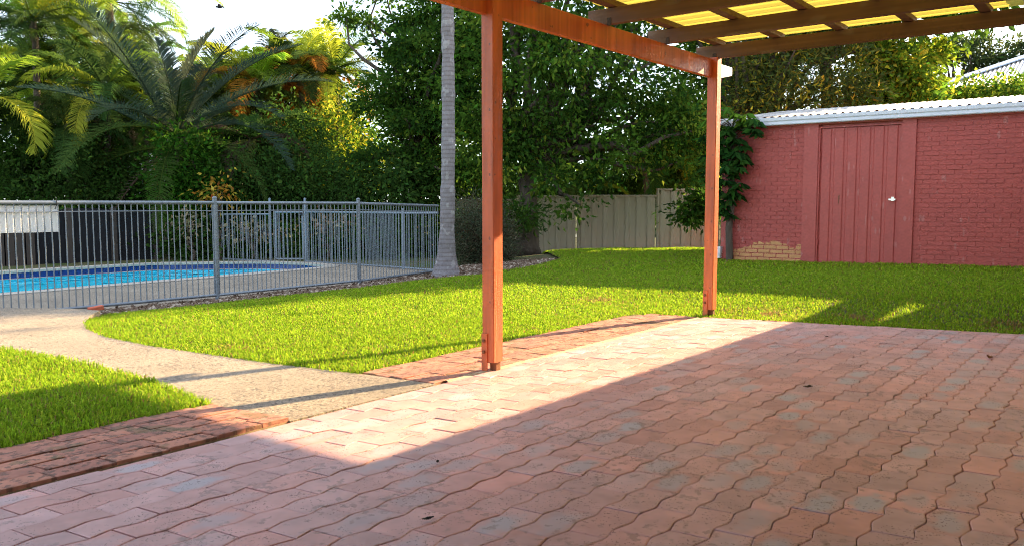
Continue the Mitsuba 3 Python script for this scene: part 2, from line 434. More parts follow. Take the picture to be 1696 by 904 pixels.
for jl in range(-21, 20):
    for m in range(-54, 62):
        if (m - 1 + jl) % 3: continue
        vtx = lambda J, M: (-.151 - HS * M + .016 * J + (.005 if M % 2 else 0), 2.564 + WD * J + (AMP if M % 2 else -AMP))
        ringp = side([vtx(jl, m + k) for k in range(4)]) + side([vtx(jl + 1, m + k) for k in (3, 2, 1, 0)])
        pg = sg.Polygon(ringp)
        if not patio_ab.intersects(pg): continue
        cc = np.array(ringp).mean(0); w = ab(*cc)
        if not (w[1] > 1.2 and abs(w[0]) < .75 * w[1] + 1.3): continue
        if patio_ab.contains(pg): r = np.array(ringp)
        else:
            x = patio_ab.intersection(pg)
            if x.geom_type != 'Polygon' or x.area < .002: continue
            r = np.array(x.exterior.coords)[:-1]
        c = r.mean(0); ext = np.ptp(r, axis=0)
        g = .0011 + .0022 * rng.random() ** 2
        r = c + (r - c) * [1 - 2 * g / ext[0], 1 - 2 * g / ext[1]]
        px = 848 + 1367 * w[0] / w[1]; py = 335 + 1367 * EYE / w[1]
        size = 1.0 / (w[0]**2 + w[1]**2)**1.5 if (0 < px < 1720 and py < 930) else 0
        cells.append((size, r))
cells.sort(key=lambda t: -t[0])
rest = []
for k, (size, r) in enumerate(cells):
    ext = np.ptp(r, axis=0)
    V, F, uv = slab(r, -.001 + .0011 * rng.standard_normal(), -.05, .004 / ext[0] * 2, .004 / ext[1] * 2, k + 1, rng.normal(0, .0045, 2), ext / 2)
    if k < 300 and size > 0: put('paver', trimesh.Trimesh(V, F, process=False), 'm_paver', parent='patio', uv=uv)
    else: rest.append((V, F, uv))
off = np.cumsum([0] + [len(v) for v, _, _ in rest])
tag(put('pavers', trimesh.Trimesh(np.vstack([v for v, _, _ in rest]), np.vstack([f + o for (_, f, _), o in zip(rest, off)]), process=False), 'm_paver',
        parent='patio', uv=np.vstack([u for _, _, u in rest])), None, kind='stuff')

# header of bricks laid along the edge, on both sides of the path
tag(put('brick_edging', cat([prism(sg.Polygon([tuple(ab(a0, b)) for a0, b in ((s0, -.03), (s1, -.03), (s2, EDGE_OUT), (s3, EDGE_OUT))]), -.2, -.012)
    for s0, s1, s2, s3 in ((-3.6, -1.53, -1.6, -3.6), (-.5, 3.02, 2.62, -.575))]), 'm_sand'), 'band of red bricks laid along the edge of the patio', kind='structure')
uid = 5000
for lo, hi in ((-3.5, -1.53), (-.5, 3.02)):
    for row in range(5):
        b0 = -.03 - row * .1165
        a_ = lo - .5 + (.118 if (row // 2) % 2 else 0) + rng.uniform(-.02, .02)
        while a_ < hi:
            sk = .15
            q = [(a_ + .003, b0 - .003), (a_ + .229, b0 - .003), (a_ + .229 - sk * .11, b0 - .1145), (a_ + .003 - sk * .11, b0 - .1145)]
            lim_lo, lim_hi = lo - (-b0) * .11, hi - max(0, -b0 - .35) * 1.2 if hi > 0 else hi - (-b0) * .1
            x = sg.Polygon(q).intersection(sg.box(lim_lo if hi > 0 else -9, -1, lim_hi, 1))
            a_ += .232
            if x.is_empty or x.geom_type != 'Polygon' or x.area < .004: continue
            r = np.array(x.exterior.coords)[:-1]
            w = ab(*r.mean(0)); ext = np.ptp(r, axis=0); uid += 1
            if w[1] < 2.6 or 848 + 1367 * w[0] / w[1] < -60: continue
            V, F, uv = slab(r, -.001 + rng.normal(0, .0025) + (.005 if hi < 0 else 0), -.08, .014 / ext[0], .014 / ext[1], uid, rng.normal(0, .014, 2), ext / 2)
            put('brick', trimesh.Trimesh(V, F, process=False), 'm_header', parent='brick_edging', uv=uv)

# crumbling mortar between the edging bricks and the pavers
for a0_, a1_ in ((-.42, 3.03),):
    aa = np.arange(a0_, a1_, .03)
    w0 = -.040 - .012 * meshkit.noise(np.c_[aa * 14, aa * 0, aa * 0], 3); w1 = .004 + .022 * meshkit.noise(np.c_[aa * 11, aa * 0 + 4, aa * 0], 5)
    hz_ = .0005 + .0045 * meshkit.noise(np.c_[aa * 25, aa * 0 + 9, aa * 0], 7)
    V = np.vstack([ab(aa, w0, np.full_like(aa, -.006)), ab(aa, w0 * .4 + w1 * .6, hz_), ab(aa, w1, np.full_like(aa, -.006))]); n = len(aa); i = np.arange(n - 1)
    put('mortar_joint', trimesh.Trimesh(V, np.vstack([np.vstack([np.c_[o + i, o + i + 1 + n, o + i + 1], np.c_[o + i, o + i + n, o + i + 1 + n]]) for o in (0, n)]), process=False), 'm_mortar', parent='brick_edging')

# ---------------------------------------------------------------- pergola
pg_ = thing('pergola', 'orange timber pergola with dark rafters under yellow corrugated sheets', 'pergola')
P_W, BT, BD = .095, 2.345, .165
for a_ in (0.0, 3.22, -3.25):
    bt = np.array([*ab(a_, 0), .055]); tp = np.array([*ab(a_, 0), BT + .012])
    k = put('post', bar(bt, tp, P_W, P_W, .006, up=(*U, 0)), 'm_orange', parent=pg_)
    s = put('bracket', bar([*ab(a_ - P_W/2 - .005, -.022), .0], [*ab(a_ - P_W/2 - .005, -.022), .235], .046, .009, .002, up=(*U, 0)), 'm_orange', parent=k)
    put('bracket', bar([*ab(a_ + P_W/2 + .005, -.022), .0], [*ab(a_ + P_W/2 + .005, -.022), .235], .046, .009, .002, up=(*U, 0)), 'm_orange', parent=k)
    put('packer', bar([*ab(a_ + .012, .012), -.004], [*ab(a_ + .012, .012), .056], .05, .05, .004), 'm_rust', parent=k)
    for dz in (.12, .19):
        c0 = ab(a_ - P_W/2 - .010, -.022)
        put('bolt', tube([[*c0, dz], [*(c0 - U * .010), dz]], .011, 6), 'm_rust', parent=k)
put('beam', bar(ab(-6.2, -.026, BT - BD/2), ab(3.30, -.026, BT - BD/2), .045, BD, .004), 'm_orange', parent=pg_)
tip = bar(ab(3.31, -.026, BT - BD/2 - .01), ab(3.62, -.026, BT - BD/2 - .01), .05, BD * .85, .004)
tip.vertices[(tip.vertices[:, 2] < BT - BD * .8) & (((tip.vertices[:, :2] - O) @ U) > 3.5), 2] += .06
tag(put('beam_end', tip, 'm_white', parent=pg_), 'white painted end of the beam')
RA, RD, RW = [3.21, 2.29, 1.37, .50, -.40, -1.3, -2.2, -3.1, -4.0, -4.9, -5.8], .118, .046
for q, a_ in enumerate(RA):
    put('rafter', bar(ab(a_, -.17, BT + RD/2 + .003), ab(a_, 5.55, BT + RD/2 + .003), RW, RD, .004), 'm_timber', parent=pg_)
    put('joiner_plate', box([*ab(a_ - RW/2 - .002, .012), BT + .022], [.034, .003, .055], BEAM_YAW - math.pi/2), 'm_oldwood', parent=pg_)
PZ = BT + RD + .006
for b_ in [.03] + [.575 + .53 * q for q in range(10)]:
    put('purlin', bar(ab(-6.3, b_, PZ + .022), ab(3.30, b_, PZ + .022), .075, .044, .003), 'm_timber', parent=pg_)
SZ = PZ + .044 + .012
nb = 12
for q in range(12):
    a1 = 3.36 - q * .82; a0 = a1 - .86
    aa = np.linspace(a0, a1, 12 * 8 + 1)
    zz = SZ - .008 + .020 * np.clip(np.cos(2 * np.pi * aa / .165), 0, 1) ** 5 + (.002 if q % 2 else 0)
    V = np.vstack([np.c_[ab(aa, np.full_like(aa, bb)), zz + .0] for bb in (-.13, 5.6)])
    n = len(aa); i = np.arange(n - 1)
    put('roof_sheet', trimesh.Trimesh(V, np.vstack([np.c_[i, i + 1, i + n + 1], np.c_[i, i + n + 1, i + n]]), process=False), 'm_sheet' if q < 5 else 'm_roofsteel', True, parent=pg_)
put('light_base', tube([ab(1.445, .87, BT + .05), ab(1.445, .87, BT + RD + .004)], .045, 18), 'm_timber', parent=pg_)

# ---------------------------------------------------------------- house (right of the frame: its eave shades the patio)
hs = thing('house', 'cream rendered house with a low grey roof beside the patio', 'house')


def quadmesh(pts): return trimesh.Trimesh(np.array(pts, float), [[0, 1, 2], [0, 2, 3]], process=False)


def abbox(a0, a1, b0, b1, z0, z1): return box([*ab((a0 + a1)/2, (b0 + b1)/2), (z0 + z1)/2], [a1 - a0, b1 - b0, z1 - z0], BEAM_YAW)


put('wall', cat([abbox(4.0, 9.25, 2.95, 9, -.2, 2.62), abbox(-6.3, 3.99, 5.65, 9, -.2, 2.62)]), 'm_cream', parent=hs)
put('eave', abbox(3.42, 9.98, 2.46, 2.95, 2.63, 2.66), 'm_white', parent=hs)
put('gutter', abbox(3.40, 10.0, 2.44, 2.54, 2.67, 2.75), 'm_gutter', parent=hs)
rfv = [ab(3.40, 2.52, 2.74), ab(10.0, 2.52, 2.74), ab(10.0, 6.0, 3.9), ab(3.40, 6.0, 3.9)]
rfw = [ab(-6.3, 5.55, 2.72), ab(3.39, 5.55, 2.72), ab(3.39, 9.0, 3.9), ab(-6.3, 9.0, 3.9)]
put('roof', cat([quadmesh(rfv), quadmesh(rfw)]), 'm_roofmetal', parent=hs)

# ---------------------------------------------------------------- shed
sh = thing('garden_shed', 'garden shed with painted red brick walls and a corrugated iron roof', 'shed')
SA, SB = 9.61, -2.68          # its left front corner in (a, b); the front runs along b


def sbox(s0, s1, z0, z1, d0, d1, yaw=None):   # s along the front, d = depth behind the front (negative = proud)
    return abbox(SA + d0, SA + d1, SB + s0, SB + s1, z0, z1)


GUT = 2.30
put('wall', cat([sbox(.10, 1.5, -.1, 2.30, .0078, .13), sbox(3.0, 8.8, -.1, 2.30, .0078, .13), sbox(1.5, 3.0, 2.235, 2.34, .05, .14), sbox(0.0, .10, -.1, 2.3, .131, 3.0), sbox(8.7, 8.8, -.1, 2.4, .131, 3.0), sbox(.1, 8.7, -.1, 2.78, 2.9, 3.0)]), 'm_shed', parent=sh)
put('pier', sbox(-.01, .115, -.1, 2.31, -.012, .13), 'm_shed', parent=sh)
put('pier', sbox(1.39, 1.615, -.1, 2.315, -.035, .10), 'm_shed', parent=sh)
put('pier', sbox(2.86, 3.055, -.1, 2.315, -.035, .10), 'm_shed', parent=sh)
rngb = np.random.default_rng(8)
allb = []
for s0, s1 in ((.118, 1.388), (3.057, 5.45)):
    for row in range(34):
        z0 = -.02 + row * .0700
        if z0 > 2.27: break
        s = s0 - (.105 if row % 2 else 0)
        while s < s1:
            a0, a1 = max(s, s0), min(s + .205, s1)
            s += .213
            if a1 - a0 < .03: continue
            pr_ = rngb.normal(0, .0022)
            m = sbox(a0 + .001, a1 - .001, z0 + .004 + rngb.normal(0, .001), z0 + .066 + rngb.normal(0, .001), -.004 + pr_, .034)
            v = m.vertices; c = v.mean(0)
            fr = ((v[:, :2] - O) @ U) < SA + .01
            v[fr] += (c - v[fr]) * [.03, .03, .09]
            m.vertices = v
            w = ab(SA, SB + a0)
            allb.append(((1 / w[1]**2) if (848 + 1367 * w[0] / w[1] < 1705) else 0, m))
allb.sort(key=lambda t: -t[0])
for k, (sz, m) in enumerate(allb[:300]): put('brick', m, 'm_shedbrick', parent=sh)
tag(put('bricks', cat([m for _, m in allb[300:]]), 'm_shedbrick', parent=sh), None, kind='stuff')
# door: profiled steel sheet in a steel frame
dz0, dz1 = .035, 2.215
dr_ = put('door', sbox(1.645, 2.835, dz0, dz1, .022, .045), 'm_shed', parent=sh)
tag(dr_, 'red ribbed steel door of the shed')
for q in range(6):
    s0 = 1.652 + q * .197
    m = sbox(s0, s0 + .162, dz0 + .012, dz1 - .012, .006, .024)
    v = m.vertices; fr = ((v[:, :2] - O) @ U) < SA + .012; c = v.mean(0)
    sl = (v[:, :2] - O) @ N - (c[:2] - O) @ N
    v[fr, :2] -= np.outer(np.sign(sl[fr]) * .016, N); m.vertices = v
    put('rib_panel', m, 'm_shed', parent=dr_)
put('frame', cat([sbox(1.617, 1.640, .03, 2.235, -.012, .05), sbox(2.838, 2.858, .03, 2.235, -.012, .05), sbox(1.64, 2.838, 2.222, 2.24, -.01, .05)]), 'm_shed', parent=dr_)
put('scar', sbox(1.945, 1.953, 1.02, 1.15, -.001, .02), 'm_rust', parent=dr_)
put('scar', sbox(1.951, 1.962, 1.09, 1.155, -.002, .02), 'm_rust', parent=dr_)
hd = put('handle', cat([sbox(2.700, 2.800, 1.075, 1.098, -.035, -.020), sbox(2.735, 2.775, 1.062, 1.125, -.018, .008), sbox(2.742, 2.768, 1.075, 1.11, -.028, -.010)]), 'm_chrome', parent=dr_)
tag(hd, 'shiny silver lever handle')
for z_ in (.35, 1.75): put('hinge', tube([[*ab(SA - .016, SB + 1.642), z_], [*ab(SA - .016, SB + 1.642), z_ + .1]], .009, 8), 'm_shed', parent=dr_)
# gutter and roof
gp = [(-.04, 0), (-.125, 0), (-.135, .012), (-.130, .055), (-.142, .075), (-.142, .12), (-.132, .125), (-.132, .08), (-.12, .06), (-.122, .015), (-.05, .012)]
gpoly = sg.Polygon(gp)
gm_ = trimesh.creation.extrude_polygon(gpoly, 9.1, engine='earcut')
V = gm_.vertices.copy()
gm_.vertices = np.c_[ab(SA + V[:, 0], SB - .18 + V[:, 2]), GUT + V[:, 1]]
put('gutter', gm_, 'm_gutter', parent=sh)
put('fascia', sbox(-.18, 8.9, GUT - .02, GUT + .10, -.036, -.016), 'm_shed', parent=sh)
ns = int(9.04 / .125 * 8); sv = np.linspace(-.16, 8.88, ns)
zc = .015 * np.cos(2 * np.pi * sv / .125)
Vr = np.vstack([np.c_[ab(np.full(ns, SA + d), SB + sv), z + zc] for d, z in ((-.10, 2.435), (3.15, 2.87))])
i = np.arange(ns - 1)
put('roof', trimesh.Trimesh(Vr, np.vstack([np.c_[i, i + 1, i + ns + 1], np.c_[i, i + ns + 1, i + ns]]), process=False), 'm_roofmetal', True, parent=sh)
put('downpipe_shoe', cat([sbox(-.07, .025, .16, .28, -.11, -.015), sbox(-.06, .015, .08, .165, -.10, -.02)]), 'm_white', parent=sh)

# ---------------------------------------------------------------- fences
def fence_run(name, label, pts, zt, zb, zp, step, rails2=True, post_r=.026, post_idx=None, catg='fence', bal=.0062, ground=None):
    f = thing(name, label, catg, 'runs of the pool fence')
    pts = [np.array(p, float) for p in pts]
    for q in range(len(pts) - 1):
        p, r = pts[q], pts[q + 1]; d = (r - p) / np.linalg.norm(r - p); L = np.linalg.norm(r - p)
        z0, z1 = zt[q], zt[q + 1]; y0, y1 = zb[q], zb[q + 1]
        pin = post_r * .7
        A, B_ = p + d * pin, r - d * pin
        put('top_rail', tube([[*A, z0], [*B_, z1]], .021, 10), 'm_galv', True, parent=f)
        put('bottom_rail', tube([[*A, y0], [*B_, y1]], .018, 10), 'm_galv', True, parent=f)
        if rails2: put('middle_rail', tube([[*A, z0 - .095], [*B_, z1 - .095]], .006, 6), 'm_galv', parent=f)
        nb_ = int(L / step)
        for t in (np.arange(nb_) + .5) / nb_:
            c = p + (r - p) * t; zz1 = z0 + (z1 - z0) * t; zz0 = y0 + (y1 - y0) * t
            put('baluster', tube([[*c, zz0], [*c, zz1]], bal, 6, caps=False), 'm_galv', True, parent=f)
    for q, p in enumerate(pts):
        if post_idx is not None and q not in post_idx: continue
        h = zp[q]; r_ = post_r
        k = put('post', tube([[*p, DECK_Z - .15], [*p, h]], r_, 14), 'm_galv', 40, parent=f)
        cap = trimesh.creation.icosphere(2, r_ * 1.12); cap.apply_scale([1, 1, .62]); cap.apply_translation([*p, h + .004])
        put('cap', cap, 'm_galv', True, parent=k)
    return f


fence_run('pool_fence', 'grey tubular steel fence on the near side of the pool', [(-6.9, 6.2), (-5.22, 8.1), (-3.58, 9.97), (-2.2, 11.85), (-1.22, 13.75)],
          [1.045, 1.045, 1.04, 1.03, .985], [-.075, -.072, -.07, -.075, -.085], [1.10, 1.10, 1.095, 1.085, 1.03], .0675, post_idx=(0, 1, 2, 3))
Bp, Cp = (-4.25, 17.0), (-1.94, 14.7)
fence_run('pool_fence', 'grey tubular steel fence on the far side of the pool, right of the gate', [Bp, Cp, (-1.25, 14.2)],
          [.85, .855, .86], [-.17, -.115, -.13], [1.11, .91, .9], .085, False, post_idx=(0, 1))
fence_run('pool_fence', 'grey tubular steel fence on the far side of the pool, left of the gate', [(-6.6, 18.0), (-4.98, 17.02)],
          [.78, .80], [-.17, -.17], [1.0, 1.11], .085, False, post_idx=(1,))
gt = thing('pool_gate', 'narrow grey steel pool gate between two taller posts', 'gate')
gl, gr_ = np.array((-4.86, 17.0)), np.array((-4.31, 17.0))
put('frame', cat([tube([[*gl, -.13], [*gl, .86]], .022, 8), tube([[*gr_, -.13], [*gr_, .86]], .018, 8), tube([[*gl, .84], [*gr_, .84]], .018, 8), tube([[*gl, -.12], [*gr_, -.12]], .018, 8)]), 'm_galv', 40, parent=gt)
for t in np.linspace(.14, .88, 6):
    c = gl + (gr_ - gl) * t
    put('baluster', tube([[*c, -.12], [*c, .84]], .0085, 6, caps=False), 'm_galv', True, parent=gt)
put('latch', box([*(gr_ + [-.01, -.03]), .80], [.07, .03, .05]), 'm_dark', parent=gt)

# white board on the fence
fd = np.array([-3.58 + 5.22, 9.97 - 8.1]); fd /= np.linalg.norm(fd); fn_ = np.array([-fd[1], fd[0]])
bc = np.array((-5.22, 8.1)) + fd * .30 + fn_ * .03
sb = thing('notice_board', 'blank white board hung on the pool fence at the left edge', 'sign')
put('panel', box([*bc, .875], [.86, .012, .275], math.atan2(fd[1], fd[0])), 'm_white', parent=sb)
put('cable_tie', tube([[*(bc + fd * .405 - fn_ * .05), 1.085], [*(bc + fd * .405 - fn_ * .056), 1.02], [*(bc + fd * .405), .97]], .004, 5), 'm_dark', parent=sb)

# dark shade cloth screen behind the pool
sc = thing('cloth_screen', 'black shade cloth screen on timber posts behind the pool', 'fence')
pa, pb = np.array(at(-60, 345, 15.6)[:2]), np.array(at(262, 345, 18.0)[:2])
L = np.linalg.norm(pb - pa); d = (pb - pa) / L
xs = np.linspace(0, L, 90)
wav = .02 * np.sin(xs * 2.3) + .012 * np.sin(xs * 9.1)
nn = np.array([-d[1], d[0]])
V = np.vstack([np.c_[pa + np.outer(xs, d) + np.outer(wav * (1.0 if z < .5 else .3), nn), np.full(90, z) + (.02 * np.sin(xs * 3.7) if z > .5 else 0)] for z in (-.2, .3, .90)])
i = np.arange(89)
F = np.vstack([np.vstack([np.c_[o + i, o + i + 1, o + i + 91], np.c_[o + i, o + i + 91, o + i + 90]]) for o in (0, 90)])
put('cloth', trimesh.Trimesh(V, F, process=False), 'm_cloth', True, parent=sc)
for t in np.linspace(0.02, .98, 5):
    c = pa + (pb - pa) * t - nn * .08
    put('post', bar([*c, -.25], [*c, .93], .1, .1, .008), 'm_oldwood', parent=sc)
for t in np.linspace(.005, .30, 7):
    c = pa + (pb - pa) * t - nn * .16
    put('paling', bar([*c, -.22], [*c, .78 + .02 * math.sin(t * 90)], .15, .02, .003, up=(*nn, 0)), 'm_oldwood', parent=sc)

# steel boundary fence
cf = thing('steel_fence', 'beige profiled steel fence at the back of the lawn', 'fence')
FA, FB = np.array([-1.9, 20.2]), np.array([6.6, 20.9])
L = np.linalg.norm(FB - FA); d = (FB - FA) / L; nn = np.array([d[1], -d[0]])
joints = [0, 2.05, 3.55, 5.55, 7.2, L]
tops = [1.10, 1.19, 1.20, 1.36, 1.36]
for q in range(5):
    s0, s1 = joints[q] + .03, joints[q + 1] - .03
    k = max(4, int(round((s1 - s0) / .27)))
    xs, dep = [], []
    w_ = (s1 - s0) / k
    for g in range(k):
        for u_, dd in ((0, 0), (.10, .0), (.16, .035), (.50, .035), (.56, 0.0), (.9, 0)):
            xs.append(s0 + (g + u_) * w_); dep.append(dd)
    xs, dep = np.array(xs), np.array(dep)
    base_xy = FA + np.outer(xs, d) + np.outer(dep, nn)
    V = np.vstack([np.c_[base_xy, np.full(len(xs), z)] for z in (-.55, tops[q])])
    m_ = len(xs); i = np.arange(m_ - 1)
    pnl = put('panel', trimesh.Trimesh(V, np.vstack([np.c_[i, i + 1, i + m_ + 1], np.c_[i, i + m_ + 1, i + m_]]), process=False), 'm_colorbond', parent=cf)
    for z_ in (tops[q], -.45):
        put('rail', bar([*(FA + d * s0 + nn * .018), z_], [*(FA + d * s1 + nn * .018), z_], .06, .045, .006), 'm_colorbond', parent=cf)
for q, s in enumerate(joints):
    c = FA + d * s + nn * .015
    put('post', bar([*c, -.6], [*c, max(tops[max(0, q-1)], tops[min(4, q)]) + .03], .055, .06, .006), 'm_colorbond', parent=cf)

# ---------------------------------------------------------------- vegetation
def kites(base, dirs, L, W, rng, fold=.12, cols=None):
    """leaf-shaped faces: base points, unit directions, lengths, widths"""
    n = len(base)
    r = rng.standard_normal((n, 3)); side = np.cross(dirs, r); side /= np.linalg.norm(side, axis=1, keepdims=True) + 1e-9
    up = np.cross(side, dirs)
    L, W = np.broadcast_to(L, (n,))[:, None], np.broadcast_to(W, (n,))[:, None]
    mid = base + dirs * L * .45
    V = np.stack([base, mid + side * W / 2 + up * W * fold, base + dirs * L - up * L * .08, mid - side * W / 2 + up * W * fold], 1).reshape(-1, 3)
    o = np.arange(n)[:, None] * 4
    F = np.hstack([o + [0, 1, 2], o + [0, 2, 3]]).reshape(-1, 3)
    return V, F, (None if cols is None else np.repeat(cols, 4, axis=0))


def jitter(pal, idx, rng, amt=.22):
    c = np.array(pal)[idx]
    c = c * np.exp(rng.normal(0, amt, (len(idx), 1))) * np.exp(rng.normal(0, amt * .35, (len(idx), 3)))
    return np.clip(c, .004, .9)


def foliage(seed, lobes, n, leaf, wid, pal, probs=None, droop=.35, clump=.30, per=26, shell=.35, flat=.65, up=0.0):
    """leaves in clumps spread through the volume of some ellipsoids; lobes: (x, y, z, rx, ry, rz)"""
    rng = np.random.default_rng(seed)
    lobes = np.array(lobes, float); w = (lobes[:, 3] * lobes[:, 4] * lobes[:, 5]) ** (2 / 3); w /= w.sum()
    nc = max(4, n // per)
    li = rng.choice(len(lobes), nc, p=w)
    dv = rng.standard_normal((nc, 3)); dv /= np.linalg.norm(dv, axis=1, keepdims=True)
    rad = (shell + (1 - shell) * rng.random(nc) ** .6)[:, None]
    cc = lobes[li, :3] + dv * rad * lobes[li, 3:6]
    sc_ = clump * (0.6 + .8 * rng.random((nc, 1)))
    ci = rng.integers(0, nc, n)
    offs = rng.standard_normal((n, 3)) * sc_[ci] * [1, 1, flat]
    base = cc[ci] + offs
    dirs = offs / (np.linalg.norm(offs, axis=1, keepdims=True) + 1e-6) * .7 + dv[ci] * .5 + rng.standard_normal((n, 3)) * .55 + [0, 0, up - droop]
    dirs /= np.linalg.norm(dirs, axis=1, keepdims=True)
    p_cl = rng.choice(len(pal), nc, p=probs); p_l = np.where(rng.random(n) < .75, p_cl[ci], rng.choice(len(pal), n, p=probs))
    V, F, Cc = kites(base, dirs, leaf * (.6 + .7 * rng.random(n)), wid * (.7 + .6 * rng.random(n)), rng, cols=jitter(pal, p_l, rng))
    return trimesh.Trimesh(V, F, process=False), Cc, cc


def limbs(base, tops, r0, seed, sides=7, sag=.25):
    rng = np.random.default_rng(seed); ms = []
    base = np.array(base, float)
    for tpt in tops:
        tpt = np.array(tpt, float); n = 7
        t = np.linspace(0, 1, n)[:, None]
        pts = base + (tpt - base) * t + np.array([0, 0, 1]) * sag * np.linalg.norm(tpt - base) * (t * (1 - t)) * rng.uniform(-.3, 1.2)
        pts[1:-1] += rng.normal(0, .04 * np.linalg.norm(tpt - base), (n - 2, 3))
        ms.append(tube(pts, np.linspace(r0, r0 * .18, n) * rng.uniform(.7, 1.1), sides, caps=False))
    return cat(ms)


DARK = [(.035, .085, .016), (.055, .12, .018), (.085, .165, .022)]
MIDG = [(.05, .12, .018), (.09, .185, .022), (.15, .25, .028), (.26, .33, .04)]
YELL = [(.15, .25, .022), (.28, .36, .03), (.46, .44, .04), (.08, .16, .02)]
OLIVE = [(.070, .105, .030), (.11, .145, .036), (.19, .20, .035), (.45, .38, .04)]
GREYG = [(.085, .115, .065), (.115, .135, .080), (.15, .145, .09)]


def tree(name, label, category, foot, h_trunk, r0, lobes, n, leaf, wid, pal, seed, probs=None, group=None, n_limb=10, lean=(0, 0), **kw):
    t_ = thing(name, label, category, group)
    m, c, cc = foliage(seed, lobes, n, leaf, wid, pal, probs, **kw)
    put('crown', m, 'm_leaf', parent=t_, color=c)
    if r0:
        foot = np.array(foot, float); rng = np.random.default_rng(seed + 1)
        k = 9; t = np.linspace(0, 1, k)
        pts = foot + np.c_[lean[0] * t, lean[1] * t, h_trunk * t] + np.c_[rng.normal(0, .05, (k, 2)) * t[:, None], np.zeros(k)]
        rr = r0 * (1 - .35 * t) * (1 + .45 * np.exp(-t * 9))
        put('trunk', tube(pts, rr, 14), 'm_bark', True, parent=t_)
        tops = [np.array(l[:3]) for l in lobes] + list(cc[rng.choice(len(cc), min(n_limb, len(cc)), replace=False)])
        put('limbs', limbs(pts[-1] - [0, 0, .15], tops, r0 * .5, seed + 2), 'm_bark', True, parent=t_)
    return t_


def L_(px, py, Y, rx, ry, rz):   # an ellipsoid lobe of a crown, radii in metres
    return (*at(px, py, Y), rx, ry, rz)


def gz(x, y): return float(ground_z(x, y)) - .03


# the large broadleaf tree whose trunk stands between the two posts
tree('broadleaf_tree', 'large dark broadleaf tree with a thick forked trunk beside the beige fence', 'tree', (.32, 18.6, gz(.32, 18.6)), 2.3, .26,
     [L_(860, 120, 18.6, 2.0, 2.0, 1.7), L_(950, 60, 18.0, 2.1, 1.8, 1.6), L_(1040, 150, 18.6, 1.6, 1.6, 1.2), L_(1090, 205, 19.0, 1.3, 1.4, 1.0), L_(930, 215, 18.4, 1.6, 1.5, .9),
      L_(860, -60, 19.0, 2.6, 2.2, 1.8), L_(1040, -40, 19, 2.4, 2.2, 1.6), L_(840, 235, 18.2, 1.1, 1.1, .9), L_(1010, 265, 18.8, 1.2, 1.2, .7), L_(1120, 270, 19.2, .9, .9, .7), L_(900, 300, 17.9, .8, .7, .45), L_(960, 340, 18.0, .5, .5, .25)],
     30000, .15, .07, DARK + MIDG, 11, [.19, .24, .2, .1, .13, .09, .05], lean=(.1, .2), clump=.24, n_limb=26, shell=.2, per=70)
tree('broadleaf_tree', 'spreading dark tree with layered branches behind the ringed palm trunk', 'tree', (-2.6, 20.3, gz(-2.6, 20.3)), 2.6, .2,
     [L_(715, 95, 20.0, 1.3, 1.6, .6), L_(680, 150, 20.0, 1.2, 1.4, .42), L_(700, 205, 19.8, 1.5, 1.5, .45), L_(635, 175, 20.4, .7, .9, .3), L_(790, 60, 20.5, 1.3, 1.6, 1.1), L_(775, 170, 20.0, 1.3, 1.3, .8), L_(745, 25, 21, .9, 1.2, .45), L_(612, 42, 20.6, .35, .3, .10), L_(645, 3, 20.8, .5, .4, .12), L_(580, 36, 20.4, .13, .15, .18), L_(655, 85, 20.4, .5, .6, .2), L_(690, 45, 20.4, .5, .6, .16),
      L_(660, 275, 19.6, 1.2, 1.2, .6), L_(745, 285, 19.6, 1.2, 1.2, .7)],
     30000, .14, .065, DARK + MIDG[:3], 21, [.32, .30, .20, .06, .08, .04], lean=(.5, 0), clump=.20, n_limb=26, flat=.45, shell=.2, per=70)
SHADY = [(.038, .085, .020), (.052, .110, .022), (.070, .140, .026)]
